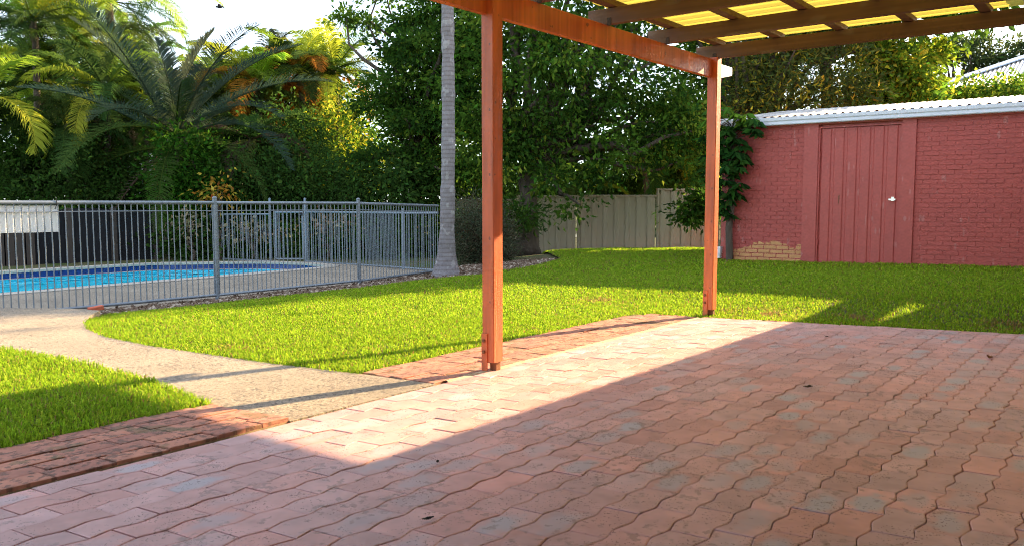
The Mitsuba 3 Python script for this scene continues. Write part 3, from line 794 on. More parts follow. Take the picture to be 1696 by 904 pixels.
# understorey shrubs behind the pool
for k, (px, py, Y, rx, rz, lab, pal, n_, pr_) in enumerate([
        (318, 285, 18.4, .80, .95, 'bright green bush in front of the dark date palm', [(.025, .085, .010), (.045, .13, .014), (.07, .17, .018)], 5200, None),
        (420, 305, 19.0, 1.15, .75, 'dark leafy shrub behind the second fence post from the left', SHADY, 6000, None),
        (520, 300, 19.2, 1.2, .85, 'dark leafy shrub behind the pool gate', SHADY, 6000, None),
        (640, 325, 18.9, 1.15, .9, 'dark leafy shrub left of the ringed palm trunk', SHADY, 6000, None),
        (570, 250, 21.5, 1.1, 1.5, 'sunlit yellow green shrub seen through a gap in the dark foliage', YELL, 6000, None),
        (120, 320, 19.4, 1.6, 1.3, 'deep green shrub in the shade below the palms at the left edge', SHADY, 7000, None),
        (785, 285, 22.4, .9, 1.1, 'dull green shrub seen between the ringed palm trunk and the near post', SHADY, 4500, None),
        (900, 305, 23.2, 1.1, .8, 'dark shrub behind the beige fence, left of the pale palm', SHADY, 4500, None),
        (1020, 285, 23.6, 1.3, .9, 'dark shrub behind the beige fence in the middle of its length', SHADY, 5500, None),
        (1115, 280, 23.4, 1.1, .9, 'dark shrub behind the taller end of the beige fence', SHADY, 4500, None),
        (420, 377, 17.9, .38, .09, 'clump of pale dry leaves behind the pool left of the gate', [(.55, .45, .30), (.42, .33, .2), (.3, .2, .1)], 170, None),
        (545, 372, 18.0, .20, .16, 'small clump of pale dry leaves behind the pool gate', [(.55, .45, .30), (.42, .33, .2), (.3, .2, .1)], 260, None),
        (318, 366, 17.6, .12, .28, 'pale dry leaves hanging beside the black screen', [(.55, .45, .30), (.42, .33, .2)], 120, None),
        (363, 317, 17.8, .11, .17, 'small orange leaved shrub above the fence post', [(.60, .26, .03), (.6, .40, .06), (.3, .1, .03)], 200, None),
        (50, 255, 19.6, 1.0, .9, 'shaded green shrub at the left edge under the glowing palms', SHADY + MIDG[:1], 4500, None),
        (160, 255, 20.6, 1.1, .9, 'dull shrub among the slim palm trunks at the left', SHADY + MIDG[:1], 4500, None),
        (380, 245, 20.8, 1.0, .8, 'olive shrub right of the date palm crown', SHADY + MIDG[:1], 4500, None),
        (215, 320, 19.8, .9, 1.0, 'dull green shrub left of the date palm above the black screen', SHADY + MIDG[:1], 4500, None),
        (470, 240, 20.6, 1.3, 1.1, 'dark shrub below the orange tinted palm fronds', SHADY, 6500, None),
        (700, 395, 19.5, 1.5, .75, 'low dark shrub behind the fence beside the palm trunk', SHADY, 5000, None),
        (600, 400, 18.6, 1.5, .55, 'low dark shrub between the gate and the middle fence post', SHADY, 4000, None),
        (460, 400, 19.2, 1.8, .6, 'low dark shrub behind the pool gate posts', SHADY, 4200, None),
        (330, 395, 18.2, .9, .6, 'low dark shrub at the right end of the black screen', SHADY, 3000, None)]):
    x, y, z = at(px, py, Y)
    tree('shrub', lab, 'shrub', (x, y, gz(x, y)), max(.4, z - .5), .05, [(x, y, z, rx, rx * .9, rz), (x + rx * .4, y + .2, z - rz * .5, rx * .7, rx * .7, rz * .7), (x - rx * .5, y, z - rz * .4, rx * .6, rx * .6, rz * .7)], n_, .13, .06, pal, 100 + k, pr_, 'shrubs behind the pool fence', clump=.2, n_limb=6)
tree('conifer_bush', 'shaggy grey green bush between the palm trunk and the near post', 'shrub', (-.62, 15.6, gz(-.62, 15.6)), .5, .06,
     [(-.66, 15.5, .55, .50, .5, .65), (-.35, 15.6, .35, .40, .5, .50), (-.80, 15.4, .12, .4, .45, .5), (-.3, 15.4, .05, .40, .4, .4)],
     20000, .10, .012, GREYG + [(.085, .060, .035)], 140, None, clump=.10, droop=-.1, flat=1.0, per=40, shell=.15)
tree('shrub', 'dark shrub at the foot of the forked trunk', 'shrub', (-.05, 17.9, gz(-.05, 17.9)), .4, .05, [(-.04, 17.8, .80, .36, .4, .26), (.30, 17.6, .75, .25, .25, .18)], 1500, .14, .035, DARK, 141, clump=.2, n_limb=5)
tree('small_tree', 'low leafy shrub against the beige fence just left of the far post', 'shrub', (4.62, 19.3, gz(4.62, 19.3)), .9, .05, [L_(1158, 346, 19.2, .40, .4, .24), L_(1178, 335, 19.2, .4, .4, .3), L_(1135, 357, 19.2, .22, .3, .13)], 1700, .15, .065, DARK + MIDG[:2], 142, clump=.16, n_limb=6)
# behind the shed
tree('feathery_tree', 'olive feathery tree with yellow tips behind the left half of the shed', 'tree', (5.7, 20.2, gz(5.7, 20.2)), 2.6, .2,
     [L_(1240, 110, 20, 1.0, 1.2, .95), L_(1300, 130, 19.6, 1.1, 1.2, .85), L_(1370, 130, 19.6, 1.1, 1.2, .9), L_(1290, 175, 19.2, 1.2, 1.1, .5), L_(1400, 170, 19.4, .8, 1, .45), L_(1215, 165, 20, .6, .8, .55), L_(1330, 60, 20, 1.6, 1.5, .7), L_(1430, 50, 20.4, .8, 1.3, .4), L_(1250, -40, 20.4, 2.2, 2.0, 1.5), L_(1370, -60, 20.6, 1.8, 1.8, 1.5), L_(1290, -190, 21, 2.2, 2.0, 1.5)],
     26000, .17, .045, OLIVE, 31, [.33, .33, .21, .13], clump=.22, droop=.15, n_limb=22, shell=.2)
tree('feathery_tree', 'dark tree between the far post and the shed, above the fence', 'tree', (4.4, 23.5, gz(4.4, 23.5)), 2.2, .14,
     [L_(1180, 150, 23, 1.2, 1.2, 1.3), L_(1200, 220, 23, 1.0, 1.0, 1.0), L_(1140, 230, 22.6, 1.0, 1.0, 1.0), L_(1130, 290, 22.4, 1.0, 1.0, .6)], 11000, .18, .06, DARK + MIDG[:2], 33, clump=.24, shell=.2)
tree('tall_tree', 'tall dense tree behind the shed, mostly above the pergola roof', 'tree', (8.6, 23.0, gz(8.6, 23.0)), 5.0, .24,
     [(6.2, 22, 7.6, 1.9, 1.8, 1.7), (8.4, 22, 8.0, 2.0, 1.8, 1.9), (10.2, 21, 8.2, 1.5, 1.5, 1.6), (7.4, 22.5, 10.3, 2.2, 1.8, 1.6), (9.6, 22, 10.2, 1.9, 1.6, 1.4), (4.6, 22.5, 8.4, 1.8, 1.6, 2.0), (3.0, 23, 9.3, 1.8, 1.6, 1.8), (6.5, 23.5, 5.6, 1.6, 1.4, 1.1), (10.7, 20.5, 6.25, 1.5, 1.2, .95), (9.0, 20.5, 6.1, 1.5, 1.3, .85), (7.4, 20.5, 6.3, 1.4, 1.2, .8), (11.3, 20.6, 8.0, 1.2, 1.3, 1.3), (11.9, 20.6, 7.5, .8, 1.0, .8)],
     32000, .28, .14, DARK, 34, clump=.34, n_limb=16)
tree('sunlit_tree', 'airy bright yellow green tree behind the shed roof', 'tree', (9.4, 20.6, gz(9.4, 20.6)), 1.8, .12,
     [L_(1450, 115, 20.4, .7, .8, .7), L_(1490, 140, 20.2, .7, .8, .5), L_(1425, 165, 20.0, .6, .7, .35), L_(1480, 100, 20.6, .6, .7, .35), L_(1530, 90, 20.8, .35, .5, .25), L_(1500, 170, 20.2, .8, .7, .3)],
     8000, .17, .085, YELL + MIDG[1:3], 35, [.26, .18, .12, .16, .16, .12], clump=.18, n_limb=14, shell=.2)
tree('shrub', 'yellow green shrub in front of the neighbouring roof', 'shrub', (12.6, 21.6, gz(12.6, 21.6)), 2.4, .08,
     [L_(1560, 170, 21.6, .7, .6, .3), L_(1620, 165, 21.6, .8, .6, .4), L_(1680, 160, 21.6, .7, .6, .45), L_(1590, 185, 21.4, 1.2, .6, .3)], 5500, .14, .07, YELL + MIDG, 36, [.2, .1, .04, .2, .14, .16, .1, .06], clump=.2, n_limb=8)
for k, (px, lab) in enumerate([(1580, 'tall distant gum tree with bare trunks left of the neighbouring roof'), (1680, 'tall distant gum tree above the neighbouring roof at the right edge')]):
    x, y, z = at(px, 140, 46)
    tree('gum_tree', lab, 'tree', (x, y, -.3), 6.2, .22, [L_(px - 15, 88, 46, 1.5, 1.5, .62), L_(px + 20, 80, 46.5, 1.3, 1.4, .6), L_(px - 45, 108, 46, .9, 1, .5), L_(px + 5, 110, 46, 1.5, 1.2, .5), L_(px - 50, 138, 46, 1.0, 1.0, .5), L_(px + 40, 115, 46, 1.0, 1.0, .6)],
         2800, .30, .11, [(.035, .060, .022), (.055, .085, .03), (.085, .11, .04)], 60 + k, group='distant gum trees', clump=.26, n_limb=18, flat=.45, shell=.3)


tree('backdrop_tree', 'dense dark tree far behind the glowing palms at the left', 'tree', (-14.0, 29, -.2), 2.5, .2,
     [L_(90, 190, 29, 2.6, 2, 1.6), L_(200, 170, 29.5, 2.4, 2, 1.5), L_(130, 260, 29, 3.0, 2, 1.3), L_(250, 250, 29, 2.2, 2, 1.4), L_(30, 120, 30, 1.8, 2, 1.4)], 15000, .22, .10, DARK + MIDG[:2], 41, group='trees behind the palms', clump=.35, shell=.1, per=50)
tree('backdrop_tree', 'dense dark tree behind the orange tinted palms', 'tree', (-8.6, 29, -.2), 2.5, .2,
     [L_(400, 200, 29, 2.6, 2, 1.3), L_(500, 190, 29.5, 2.4, 2, 1.3), L_(330, 230, 29, 2.0, 2, 1.4), L_(560, 240, 29, 1.6, 2, 1.2), L_(450, 260, 29, 2.6, 2, 1.2)], 15000, .22, .10, DARK + MIDG[:2], 42, group='trees behind the palms', clump=.35, shell=.1, per=50)
# ---- palms
def frond(base, az, el, L, droop, rng, pal, n=44, leaf=.55, wid=.034, r=.022, vee=.55, hang=.35, twist=0.0, gap=0.14):
    """one feather-shaped palm leaf: a tapered midrib and two rows of leaflets"""
    k = 12; s = np.linspace(0, 1, k)
    ang = el - droop * s ** 1.6
    step = L / (k - 1)
    hx = np.concatenate([[0], np.cumsum(np.cos(ang[:-1]) * step)]); hz = np.concatenate([[0], np.cumsum(np.sin(ang[:-1]) * step)])
    dirx = np.array([math.cos(az), math.sin(az), 0]); sidev = np.array([-math.sin(az), math.cos(az), 0])
    bend = np.outer((s ** 2) * L * rng.normal(0, .05), sidev)
    pts = np.array(base) + np.outer(hx, dirx) + np.outer(hz, [0, 0, 1]) + bend
    rib = tube(pts, np.linspace(r, r * .12, k), 5, caps=False)
    t = np.linspace(gap, 1, n)
    P = np.stack([np.interp(t, s, pts[:, q]) for q in range(3)], 1)
    tg = np.gradient(P, axis=0); tg /= np.linalg.norm(tg, axis=1, keepdims=True)
    nrm = np.cross(tg, sidev); nrm /= np.linalg.norm(nrm, axis=1, keepdims=True); nrm *= np.sign(nrm[:, 2:3] + 1e-9)
    Vs, Fs, o = [rib.vertices], [rib.faces], len(rib.vertices)
    prof = leaf * np.sin(np.pi * np.clip((t - gap) / (1 - gap) * .86 + .12, 0, 1)) ** .6
    for sg_ in (-1, 1):
        dl = sidev * sg_ + tg * (.45 + .5 * t[:, None]) + nrm * vee + rng.normal(0, .09, (n, 3))
        dl /= np.linalg.norm(dl, axis=1, keepdims=True)
        l = prof * (.85 + .3 * rng.random(n))
        mid = P + dl * l[:, None] * .5
        d2 = dl + [0, 0, -hang * 1.6]; d2 /= np.linalg.norm(d2, axis=1, keepdims=True)
        tipp = mid + d2 * l[:, None] * .5
        w = np.cross(dl, nrm); w /= np.linalg.norm(w, axis=1, keepdims=True) + 1e-9
        w = w * .35 + tg * .9
        w = w / np.linalg.norm(w, axis=1, keepdims=True) * wid / 2
        V = np.stack([P - w * .5, P + w * .5, mid + w, tipp, mid - w], 1).reshape(-1, 3)
        q = np.arange(n)[:, None] * 5 + o
        Fs.append(np.hstack([q + [0, 1, 2], q + [0, 2, 4], q + [4, 2, 3]]).reshape(-1, 3)); Vs.append(V); o += 5 * n
    V, F = np.vstack(Vs), np.vstack(Fs)
    c0 = jitter(pal, np.array([rng.integers(len(pal))]), rng, .22)[0]
    cols = np.tile(c0, (len(V), 1)) * np.exp(rng.normal(0, .10, (len(V), 1)))
    cols[:len(rib.vertices)] = c0 * [1.3, 1.15, 1.0]
    return trimesh.Trimesh(V, F, process=False), np.clip(cols, .003, .9)


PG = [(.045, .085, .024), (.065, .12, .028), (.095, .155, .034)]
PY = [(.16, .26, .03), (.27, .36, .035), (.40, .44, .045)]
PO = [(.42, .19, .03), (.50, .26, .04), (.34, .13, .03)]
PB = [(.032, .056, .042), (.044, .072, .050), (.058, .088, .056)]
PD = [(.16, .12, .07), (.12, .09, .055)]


def palm(label, foot, top, r, nf, L, pals, seed, el=(-.3, 1.4), droop=(.9, 1.9), leaf=.5, wid=.036, group='palms growing behind the pool and the fences', name='palm_tree', n=66, skirt=0, az0=None, trunk='m_bark', vee=.5, cat_='palm tree', hang=.35, shaft=None, rr=.02):
    t_ = thing(name, label, cat_, group); rng = np.random.default_rng(seed)
    foot, top = np.array(foot, float), np.array(top, float)
    k = 10; t = np.linspace(0, 1, k)[:, None]
    pts = foot + (top - foot) * t + np.c_[np.sin(t * 2.5) * .06, np.zeros((k, 2))]
    put('trunk', tube(pts, r * (1 + .5 * np.exp(-t[:, 0] * 10)), 12), trunk, True, parent=t_)
    if shaft: put('crownshaft', tube([top - [0, 0, .1], top + [0, 0, shaft * .5], top + [0, 0, shaft]], [r * 1.25, r * 1.15, r * .5], 10), 'm_bark', True, parent=t_)
    b = top + [0, 0, (shaft or 0) * .8]
    for q in range(nf):
        u = (q + .5) / nf
        az = q * 2.39996 + rng.normal(0, .25) + (az0 or 0)
        e = el[1] + (el[0] - el[1]) * u ** .8 + rng.normal(0, .1)
        m, c = frond(b + rng.normal(0, r * .3, 3), az, e, L * (.75 + .35 * rng.random()) * (1 - .25 * (u < .12)), droop[0] + (droop[1] - droop[0]) * u + rng.normal(0, .15), rng, pals[min(len(pals) - 1, int(u * len(pals) * .999))] if rng.random() < .85 else pals[rng.integers(len(pals))],
                     n=n, leaf=leaf, wid=wid, vee=vee * (1 - .6 * u), hang=hang, r=rr)
        put('frond', m, 'm_leaf', parent=t_, color=c)
    for q in range(skirt):
        m, c = frond(b - [0, 0, .1 + .2 * rng.random()], rng.random() * 6.28, -.7 - .5 * rng.random(), L * .7, .5, rng, PD, n=26, leaf=leaf * .7, wid=wid * .6, hang=.7, r=rr)
        tag(put('frond', m, 'm_leaf', parent=t_, color=c), 'dead brown hanging frond')
    return t_


def ptop(px, py, Y): return at(px, py, Y)


def pfoot(px, Y): x = (px - 848) / 1367 * Y; return (x, Y, gz(x, Y))


palm('dark blue green date palm with long upright arching fronds behind the pool', pfoot(288, 19.2), ptop(296, 230, 19.2), .24, 28, 3.8, [PB, PB, PG], 201, el=(-.35, 1.42), droop=(.45, 1.35), leaf=.46, wid=.034, skirt=7, n=84, vee=.7, hang=.12, rr=.03)
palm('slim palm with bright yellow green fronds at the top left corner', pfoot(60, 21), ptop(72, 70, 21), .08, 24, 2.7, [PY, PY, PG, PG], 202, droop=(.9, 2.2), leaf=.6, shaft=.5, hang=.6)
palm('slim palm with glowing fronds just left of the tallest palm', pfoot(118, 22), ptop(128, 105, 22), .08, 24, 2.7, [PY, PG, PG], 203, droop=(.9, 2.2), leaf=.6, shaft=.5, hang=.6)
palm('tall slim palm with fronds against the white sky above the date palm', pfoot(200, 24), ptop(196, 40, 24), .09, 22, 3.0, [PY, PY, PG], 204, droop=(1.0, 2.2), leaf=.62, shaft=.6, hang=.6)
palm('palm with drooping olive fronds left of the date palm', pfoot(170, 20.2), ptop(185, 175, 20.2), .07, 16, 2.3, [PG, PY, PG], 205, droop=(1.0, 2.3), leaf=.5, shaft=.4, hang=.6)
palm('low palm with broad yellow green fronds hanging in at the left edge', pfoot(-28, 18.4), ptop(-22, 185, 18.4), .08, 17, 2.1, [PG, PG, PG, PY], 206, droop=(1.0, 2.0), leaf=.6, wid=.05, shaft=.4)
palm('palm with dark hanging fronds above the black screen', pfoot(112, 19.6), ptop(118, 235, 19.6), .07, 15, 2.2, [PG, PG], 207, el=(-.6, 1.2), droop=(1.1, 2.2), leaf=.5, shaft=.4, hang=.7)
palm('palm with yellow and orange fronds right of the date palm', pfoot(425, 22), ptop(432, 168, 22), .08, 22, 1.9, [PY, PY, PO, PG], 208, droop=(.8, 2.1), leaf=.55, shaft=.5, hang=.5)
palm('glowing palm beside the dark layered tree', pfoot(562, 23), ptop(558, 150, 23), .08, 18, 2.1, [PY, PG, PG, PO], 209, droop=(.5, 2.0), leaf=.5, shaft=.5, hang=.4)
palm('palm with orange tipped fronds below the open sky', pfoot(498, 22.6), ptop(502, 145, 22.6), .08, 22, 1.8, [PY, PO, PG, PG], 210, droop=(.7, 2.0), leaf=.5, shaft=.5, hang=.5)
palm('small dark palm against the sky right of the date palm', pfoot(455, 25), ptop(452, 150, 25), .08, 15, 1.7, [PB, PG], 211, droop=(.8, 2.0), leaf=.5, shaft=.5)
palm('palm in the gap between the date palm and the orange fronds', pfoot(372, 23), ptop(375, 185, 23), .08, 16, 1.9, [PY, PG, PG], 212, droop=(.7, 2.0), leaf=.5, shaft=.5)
palm('low palm with drooping dull fronds behind the second fence post', pfoot(415, 19.8), ptop(420, 250, 19.8), .07, 13, 2.0, [PG, PD, PG], 213, el=(-.6, 1.0), droop=(1.0, 2.0), leaf=.42, shaft=.3, hang=.6)
for q_, (px, py, Y, nf_, L_f, pp, lab) in enumerate([
        (225, 110, 25.5, 20, 2.6, [PY, PY, PG], 'palm half hidden behind the upright fronds of the date palm'),
        (150, 130, 23.5, 20, 2.5, [PY, PY, PG], 'palm between the two glowing palms at the upper left'),
        (80, 165, 22.5, 18, 2.4, [PY, PY, PG], 'palm with olive fronds below the top left corner'),
        (245, 185, 21.5, 18, 2.2, [PG, PY, PD], 'palm with browned fronds close behind the date palm'),
        (340, 175, 25, 20, 1.9, [PY, PG, PY], 'palm above the green bush, behind the date palm fronds'),
        (400, 205, 24, 18, 2.2, [PG, PG], 'dull palm behind the low drooping palm'),
        (470, 185, 24, 18, 2.1, [PG, PY, PO], 'palm below the orange tipped fronds, above the dark shrub'),
        (535, 200, 24.5, 16, 2.0, [PG, PG], 'dull palm beside the sunlit shrub in the gap'),
        (535, 140, 26, 18, 1.8, [PY, PG], 'farthest palm under the open sky')]):
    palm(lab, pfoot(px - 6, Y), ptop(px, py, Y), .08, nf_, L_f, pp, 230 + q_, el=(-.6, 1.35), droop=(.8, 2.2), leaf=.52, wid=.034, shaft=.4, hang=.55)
palm('low pale green palm just behind the beige fence', pfoot(985, 22.3), ptop(975, 320, 22.3), .07, 12, 1.6, [PY, PG], 214, el=(-.2, 1.1), droop=(.8, 1.6), leaf=.4, shaft=.2)
palm('palm with one frond hanging over the beige fence', pfoot(1075, 21.6), ptop(1062, 262, 21.6), .08, 14, 1.9, [PG, PY, PG], 215, el=(-.7, 1.1), droop=(.9, 1.9), leaf=.42, shaft=.3, hang=.5)
palm('slender palm behind the beige fence near the far post', pfoot(1120, 22.5), ptop(1120, 262, 22.5), .08, 13, 1.9, [PG, PY], 216, el=(-.4, 1.2), droop=(.8, 1.9), leaf=.42, shaft=.3)
# the palm with the ringed grey trunk in front of the garden bed (its crown stands above the frame)
rp = thing('ringed_palm', 'tall palm with a smooth grey ringed trunk flared at its foot', 'palm tree')
PX, PY_ = -1.03, 12.9
zz = np.concatenate([np.linspace(-.12, .7, 26), np.linspace(.74, 7.6, 130)])
rad = .090 + .125 * np.exp(-(zz + .1) / .20) + .036 * np.exp(-(zz + .1) / 2.2) + .004 * np.sin(zz * 2 * np.pi / .066 + 1.5 * np.sin(zz * 3.1)) ** 3 + .004 * np.sin(zz * 7.3) + .003 * np.sin(zz * 17)
put('trunk', tube(np.c_[np.full_like(zz, PX) + .012 * zz + .02 * np.sin(zz * .8), np.full_like(zz, PY_), zz], rad, 22), 'm_palmtrunk', True, parent=rp)
put('crownshaft', tube([[PX + .1, PY_, 7.6], [PX + .1, PY_, 8.1], [PX + .1, PY_, 8.7]], [.12, .13, .06], 12), 'm_bark', True, parent=rp)
rngp = np.random.default_rng(77)
for q in range(14):
    m, c = frond([PX + .1, PY_, 8.6], q * 2.4, 1.2 - q * .09, 2.7, 1.3 + .05 * q, rngp, PG, n=44, leaf=.6, wid=.04)
    put('frond', m, 'm_leaf', parent=rp, color=c)

# ---- climbing plant at the corner of the shed
cp = thing('climbing_plant', 'glossy green climber with a bare stem on the left corner of the shed', 'plant')
sx, sy = ab(SA - .10, SB + .20)
put('stem', tube([[sx, sy, .0], [sx - .03, sy - .01, .6], [sx + .02, sy, 1.1], [sx - .01, sy, 1.7], [sx + .06, sy - .02, 2.25]], [.062, .058, .055, .045, .025], 10), 'm_bark', True, parent=cp)
rngc = np.random.default_rng(91); br = []
k_ = 0
for q in range(96):
    z = (rngc.uniform(.75, 2.42) if q % 3 else rngc.uniform(1.5, 2.42)) if q < 82 else rngc.uniform(2.3, 2.55)
    out = .10 + .34 * rngc.random() * (1 - .55 * (z < 1.25)) * (1 + .35 * (z > 1.6))
    an = rngc.uniform(-math.pi, math.pi)
    e = np.array([sx, sy]) + (N * math.cos(an) * out) - U * (abs(math.sin(an)) * out * .55 + .06)
    tipz = z + rngc.uniform(-.05, .16)
    br.append(tube([[sx, sy, z - .06], [*((np.array([sx, sy]) + e) / 2), z + .05], [*e, tipz]], [.009, .007, .005], 5, caps=False))
    m = 7; a_ = np.arange(m) / m * 2 * np.pi + rngc.random()
    dirs = np.c_[np.cos(a_), np.sin(a_), np.full(m, -.35 - .5 * rngc.random())] + rngc.normal(0, .12, (m, 3)); dirs /= np.linalg.norm(dirs, axis=1, keepdims=True)
    pal = [(.018, .060, .014), (.028, .085, .016), (.045, .12, .02)] if z < 2.33 else [(.12, .22, .02), (.07, .16, .02)]
    V, F, Cc = kites(np.tile([*e, tipz], (m, 1)), dirs, rngc.uniform(.16, .26), .080, rngc, cols=jitter(pal, rngc.integers(0, len(pal), m), rngc))
    put('leaf_spray', trimesh.Trimesh(V, F, process=False), 'm_leaf', parent=cp, color=Cc)
put('stalks', cat(br), 'm_bark', parent=cp)

# ---- distant wood, neighbouring buildings
fw, fc, _ = foliage(400, [(x, 46 + 8 * math.sin(x * .7), 2.2, 4.0, 3.0, 2.6 + .9 * math.sin(x * 1.9)) for x in np.arange(-48, 62, 4.2)], 26000, .5, .28, DARK + MIDG[:1], clump=.8, per=40)
tag(put('woodland', fw, 'm_leaf', color=fc), 'dark belt of distant trees behind the gardens', 'woodland', kind='stuff')
nh = thing('neighbour_house', 'neighbouring house with a pale blue hipped corrugated roof', 'house')
rc = lambda px, py, Y: at(px, py, Y)
e0, e1, r0_, r1_ = rc(1537, 150, 27.0), rc(1800, 146, 24.5), rc(1652, 108, 32.0), rc(1800, 62, 33.0)
e0b = np.array([e0[0] + 1.5, e0[1] + 9.0, e0[2]])
def corr(p0, p1, q0, q1, n, amp=.03):
    t = np.linspace(0, 1, n); w = amp * np.cos(np.arange(n) * np.pi / 2)
    A = p0 + np.outer(t, p1 - p0); B = q0 + np.outer(t, q1 - q0)
    A[:, 2] += w; B[:, 2] += w
    i = np.arange(n - 1)
    return trimesh.Trimesh(np.vstack([A, B]), np.vstack([np.c_[i, i + 1, i + n + 1], np.c_[i, i + n + 1, i + n]]), process=False)
put('roof', corr(e0, e1, e0 + (r1_ - e0) * .02, r1_, 150), 'm_roofmetal', True, parent=nh)
put('hip_cap', bar(e0 + [0, 0, .05], r1_ + [0, 0, .05], .42, .06, .01), 'm_bluemetal', parent=nh)
put('gutter', bar(e0 - [.1, 0, .06], e1 - [0, 0, .06], .12, .12, .01), 'm_oldwood', parent=nh)
put('roof_side', trimesh.Trimesh(np.array([e0, r1_, e0b]), [[0, 1, 2]]), 'm_bluemetal', parent=nh)
wl = (e1 - e0)[:2] / np.linalg.norm((e1 - e0)[:2])
put('wall', bar([*(e0[:2] + wl * .6 + [.3, .6]), e0[2] / 2 - .3], [*(e1[:2] + [.3, .6]), e0[2] / 2 - .3], .2, e0[2] + .4), 'm_boards', parent=nh)
wh = thing('neighbour_house', 'pale weatherboard house glimpsed between the palms at the left', 'house')
for q in range(17):
    z = -.2 + q * .17
    put('board', bar([*at(215, 300, 27)[:2], z], [*at(300, 300, 27)[:2], z], .03, .175, 0, up=(0, .25, 1)), 'm_boards', parent=wh)
put('corner_post', bar([*at(262, 300, 26.9)[:2], -.3], [*at(262, 300, 26.9)[:2], 2.6], .12, .10), 'm_redbrick', parent=wh)

# ---------------------------------------------------------------- grass blades, mulch chips and small things
rg = np.random.default_rng(1234)


def scatter(poly, n):
    x0, y0, x1, y1 = poly.bounds; out = []
    got = 0
    while got < n:
        p = np.c_[rg.uniform(x0, x1, 2 * n), rg.uniform(y0, y1, 2 * n)]
        p = p[shapely.contains_xy(poly, p[:, 0], p[:, 1])]
        out.append(p); got += len(p)
    return np.vstack(out)[:n]


GPAL = [(.215, .36, .022), (.285, .43, .025), (.35, .48, .035), (.45, .54, .07), (.16, .285, .022)]
DRY = [((.95, 8.75), .38), ((2.35, 7.75), .35), ((-2.0, 5.95), .2), ((3.1, 7.4), .25), ((4.2, 6.9), .3)]


def grass(poly, dens, h, w, near, far):
    """blades with base inside poly whose distance from the eye lies in [near, far)"""
    reg = poly.intersection(sg.Point(0, 0).buffer(far, 64).difference(sg.Point(0, 0).buffer(near, 64))) if near > 0 else poly.intersection(sg.Point(0, 0).buffer(far, 64))
    reg = reg.intersection(sg.Polygon([(0, -.8), (-14 * .75 - .8, 14), (-20 * .75, 20.5), (20 * .72, 20.5), (.72 * 14 + .8, 14)]))
    if reg.is_empty: return None
    n = int(reg.area * dens)
    P = scatter(reg, n)
    cl = meshkit.fbm(np.c_[P * 2.2, np.zeros(n)], 3, 5)
    hh = h * (.55 + .75 * rg.random(n)) * (.65 + .7 * cl)
    az = rg.uniform(0, 2 * np.pi, n); lean = rg.uniform(.15, 1.0, n)
    d = np.c_[np.cos(az), np.sin(az)]; sd = np.c_[-d[:, 1], d[:, 0]]
    ww = w * (.7 + .6 * rg.random(n))
    z = ground_z(P[:, 0], P[:, 1])
    b0 = np.c_[P - sd * ww[:, None] / 2, z]; b1 = np.c_[P + sd * ww[:, None] / 2, z]
    m = P + d * (hh * lean * .35)[:, None]; mz = z + hh * .62
    m0 = np.c_[m - sd * ww[:, None] * .4, mz]; m1 = np.c_[m + sd * ww[:, None] * .4, mz]
    tp = np.c_[P + d * (hh * lean * 1.05)[:, None], z + hh * (1.0 - .35 * lean)]
    V = np.stack([b0, b1, m1, m0, tp], 1).reshape(-1, 3)
    o = np.arange(n)[:, None] * 5
    F = np.hstack([o + [0, 1, 2], o + [0, 2, 3], o + [3, 2, 4]]).reshape(-1, 3)
    c = jitter(GPAL, rg.choice(5, n, p=[.30, .30, .2, .06, .14]), rg, .16)
    dr_w = np.zeros(n)
    for (cx, cy), r in DRY:
        dr_w = np.maximum(dr_w, np.exp(-((P[:, 0] - cx) ** 2 + (P[:, 1] - cy) ** 2) / r ** 2 * 2))
    isd = rg.random(n) < .06 + .75 * dr_w * (meshkit.fbm(np.c_[P * 7, np.ones(n)], 2, 8) > .42)
    c[isd] = jitter([(.36, .26, .11), (.28, .17, .07)], rg.integers(0, 2, isd.sum()), rg)
    return V, F, np.repeat(c, 5, axis=0)


def grass_obj(name, label, bands):
    Vs, Fs, Cs, o = [], [], [], 0
    for b in bands:
        g = grass(*b)
        if g is None: continue
        Vs.append(g[0]); Fs.append(g[1] + o); Cs.append(g[2]); o += len(g[0])
    tag(put(name, trimesh.Trimesh(np.vstack(Vs), np.vstack(Fs), process=False), 'm_grass', color=np.vstack(Cs)), label, 'grass', kind='stuff')


grass_obj('grass', 'short green grass of the large lawn', [(LAWN.buffer(.02), 6500, .037, .0066, 0, 7.5), (LAWN.buffer(.02), 4200, .037, .0080, 7.5, 9.5), (LAWN.buffer(.02), 2600, .037, .0105, 9.5, 12.5), (LAWN, 1300, .045, .015, 12.5, 20.5)])
grass_obj('grass', 'short green grass of the small lawn left of the path', [(LAWN2.buffer(.02), 7500, .046, .0060, 0, 8.5)])


def chips(poly, n, s, bsdf, name, label, lift):
    P = scatter(poly, n)
    q = trimesh.creation.box([1, 1, 1]); v0, f0 = q.vertices, q.faces
    sc3 = np.c_[rg.uniform(.5, 1.6, n) * s, rg.uniform(.25, .6, n) * s, rg.uniform(.08, .2, n) * s]
    ax = rg.normal(0, .35, (n, 2)); yaw = rg.uniform(0, 2 * np.pi, n)
    X = v0[None] * sc3[:, None]
    X[..., 2] += X[..., 0] * ax[:, None, 0] + X[..., 1] * ax[:, None, 1]
    cx, sx_ = np.cos(yaw)[:, None], np.sin(yaw)[:, None]
    Y_ = np.stack([X[..., 0] * cx - X[..., 1] * sx_, X[..., 0] * sx_ + X[..., 1] * cx, X[..., 2]], -1)
    Y_ += np.c_[P, ground_z(P[:, 0], P[:, 1]) + lift][:, None]
    F = (f0[None] + np.arange(n)[:, None, None] * 8).reshape(-1, 3)
    tag(put(name, trimesh.Trimesh(Y_.reshape(-1, 3), F, process=False), bsdf), label, 'mulch', kind='stuff')


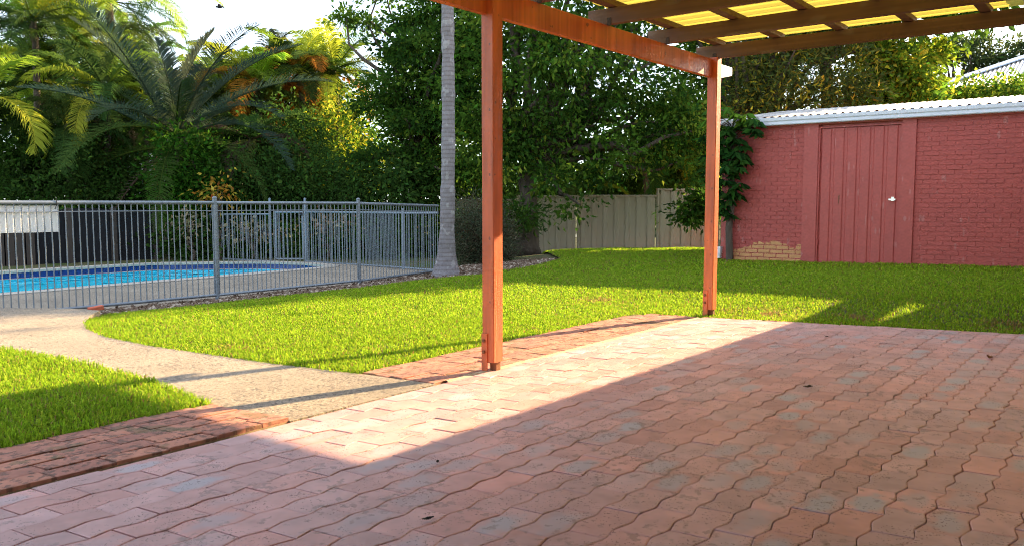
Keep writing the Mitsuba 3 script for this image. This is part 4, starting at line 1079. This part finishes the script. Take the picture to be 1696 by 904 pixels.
chips(BED, 7000, .055, 'm_chip', 'mulch', 'brown bark chips on the garden bed', .012)
chips(BED, 800, .05, 'm_chip_pale', 'mulch', 'pale dry chips and leaf litter on the garden bed', .02)

bk = thing('broken_brick', 'piece of red brick lying at the rounded corner of the lawn', 'brick')
m = bar([-4.20, 8.12, -.012], [-4.10, 8.21, .004], .07, .045, .006); put('body', m, 'm_redbrick', parent=bk)


def dead_leaf(label, x, y, s, yaw, seed, bs='m_dark'):
    r_ = np.random.default_rng(seed); k = 13; t = np.linspace(0, 2 * np.pi, k)[:-1]
    rad = s * (.55 + .45 * np.abs(np.cos(t))) * (.75 + .45 * r_.random(k - 1))
    xy = np.c_[np.cos(t) * rad, np.sin(t) * rad * .55]; z = .010 + .35 * s * np.abs(r_.normal(0, .5, k - 1))
    R = np.array([[math.cos(yaw), math.sin(yaw)], [-math.sin(yaw), math.cos(yaw)]])
    top = np.c_[xy @ R + [x, y], z]; V = np.vstack([top, [[x, y, .006]]]); i = np.arange(k - 1); F = np.c_[i, (i + 1) % (k - 1), np.full(k - 1, k - 1)]
    bot = V - [0, 0, .0015]
    tag(put('fallen_leaf', trimesh.Trimesh(np.vstack([V, bot]), np.vstack([F, F[:, ::-1] + k]), process=False), bs), label, 'leaf', 'leaves lying on the patio')


plain('m_deadleaf', (.06, .035, .022), .8)
gx = lambda px, py: (lambda Y: ((px - 848) / 1367 * Y, Y))(1.05 * 1367 / (py - 335))
dead_leaf('black curled leaf on the pavers near the bottom of the picture', *gx(705, 876), .022, .5, 1)
dead_leaf('small dark leaf on the shaded pavers below the dividing shadow line', *gx(722, 776), .016, 1.5, 2)
dead_leaf('dark brown leaf lying on the pavers in the shade right of the middle', *gx(1346, 646), .035, .2, 3, 'm_deadleaf')
dead_leaf('reddish dry leaf on the pavers at the right edge', *gx(1650, 596), .05, .9, 4, 'm_rust')
dead_leaf('tiny dark leaf on the paver in front of the far post', *gx(1375, 560), .02, 2.1, 5, 'm_deadleaf')

# a small bird in the air
bd = thing('bird', 'small dark bird flying in the white sky', 'bird')
bp = at(375, 21, 21.0)
bm = trimesh.creation.icosphere(2, 1.0); bm.apply_scale([.075, .032, .03]); bm.apply_translation(bp)
hd_ = trimesh.creation.icosphere(2, .024); hd_.apply_translation(bp + [-.075, 0, .012])
tl = trimesh.Trimesh(bp + np.array([[.05, -.01, 0], [.05, .01, 0], [.14, .03, -.005], [.14, -.03, -.005], [.05, 0, .008]]), [[0, 1, 2], [0, 2, 3], [4, 3, 2], [4, 0, 3], [4, 2, 1]])
put('body', cat([bm, hd_, tl]), 'm_dark', True, parent=bd)
for s_ in (-1, 1):
    w = np.array([[-.045, 0, .01], [.035, 0, .01], [.05, s_ * .08, .055], [-.02, s_ * .09, .065], [.07, s_ * .19, -.01], [.0, s_ * .0, .025]])
    put('wing', trimesh.Trimesh(bp + w, [[0, 1, 2], [0, 2, 3], [3, 2, 4], [5, 2, 1], [5, 3, 2], [5, 0, 3], [4, 2, 3]]), 'm_dark', parent=bd)
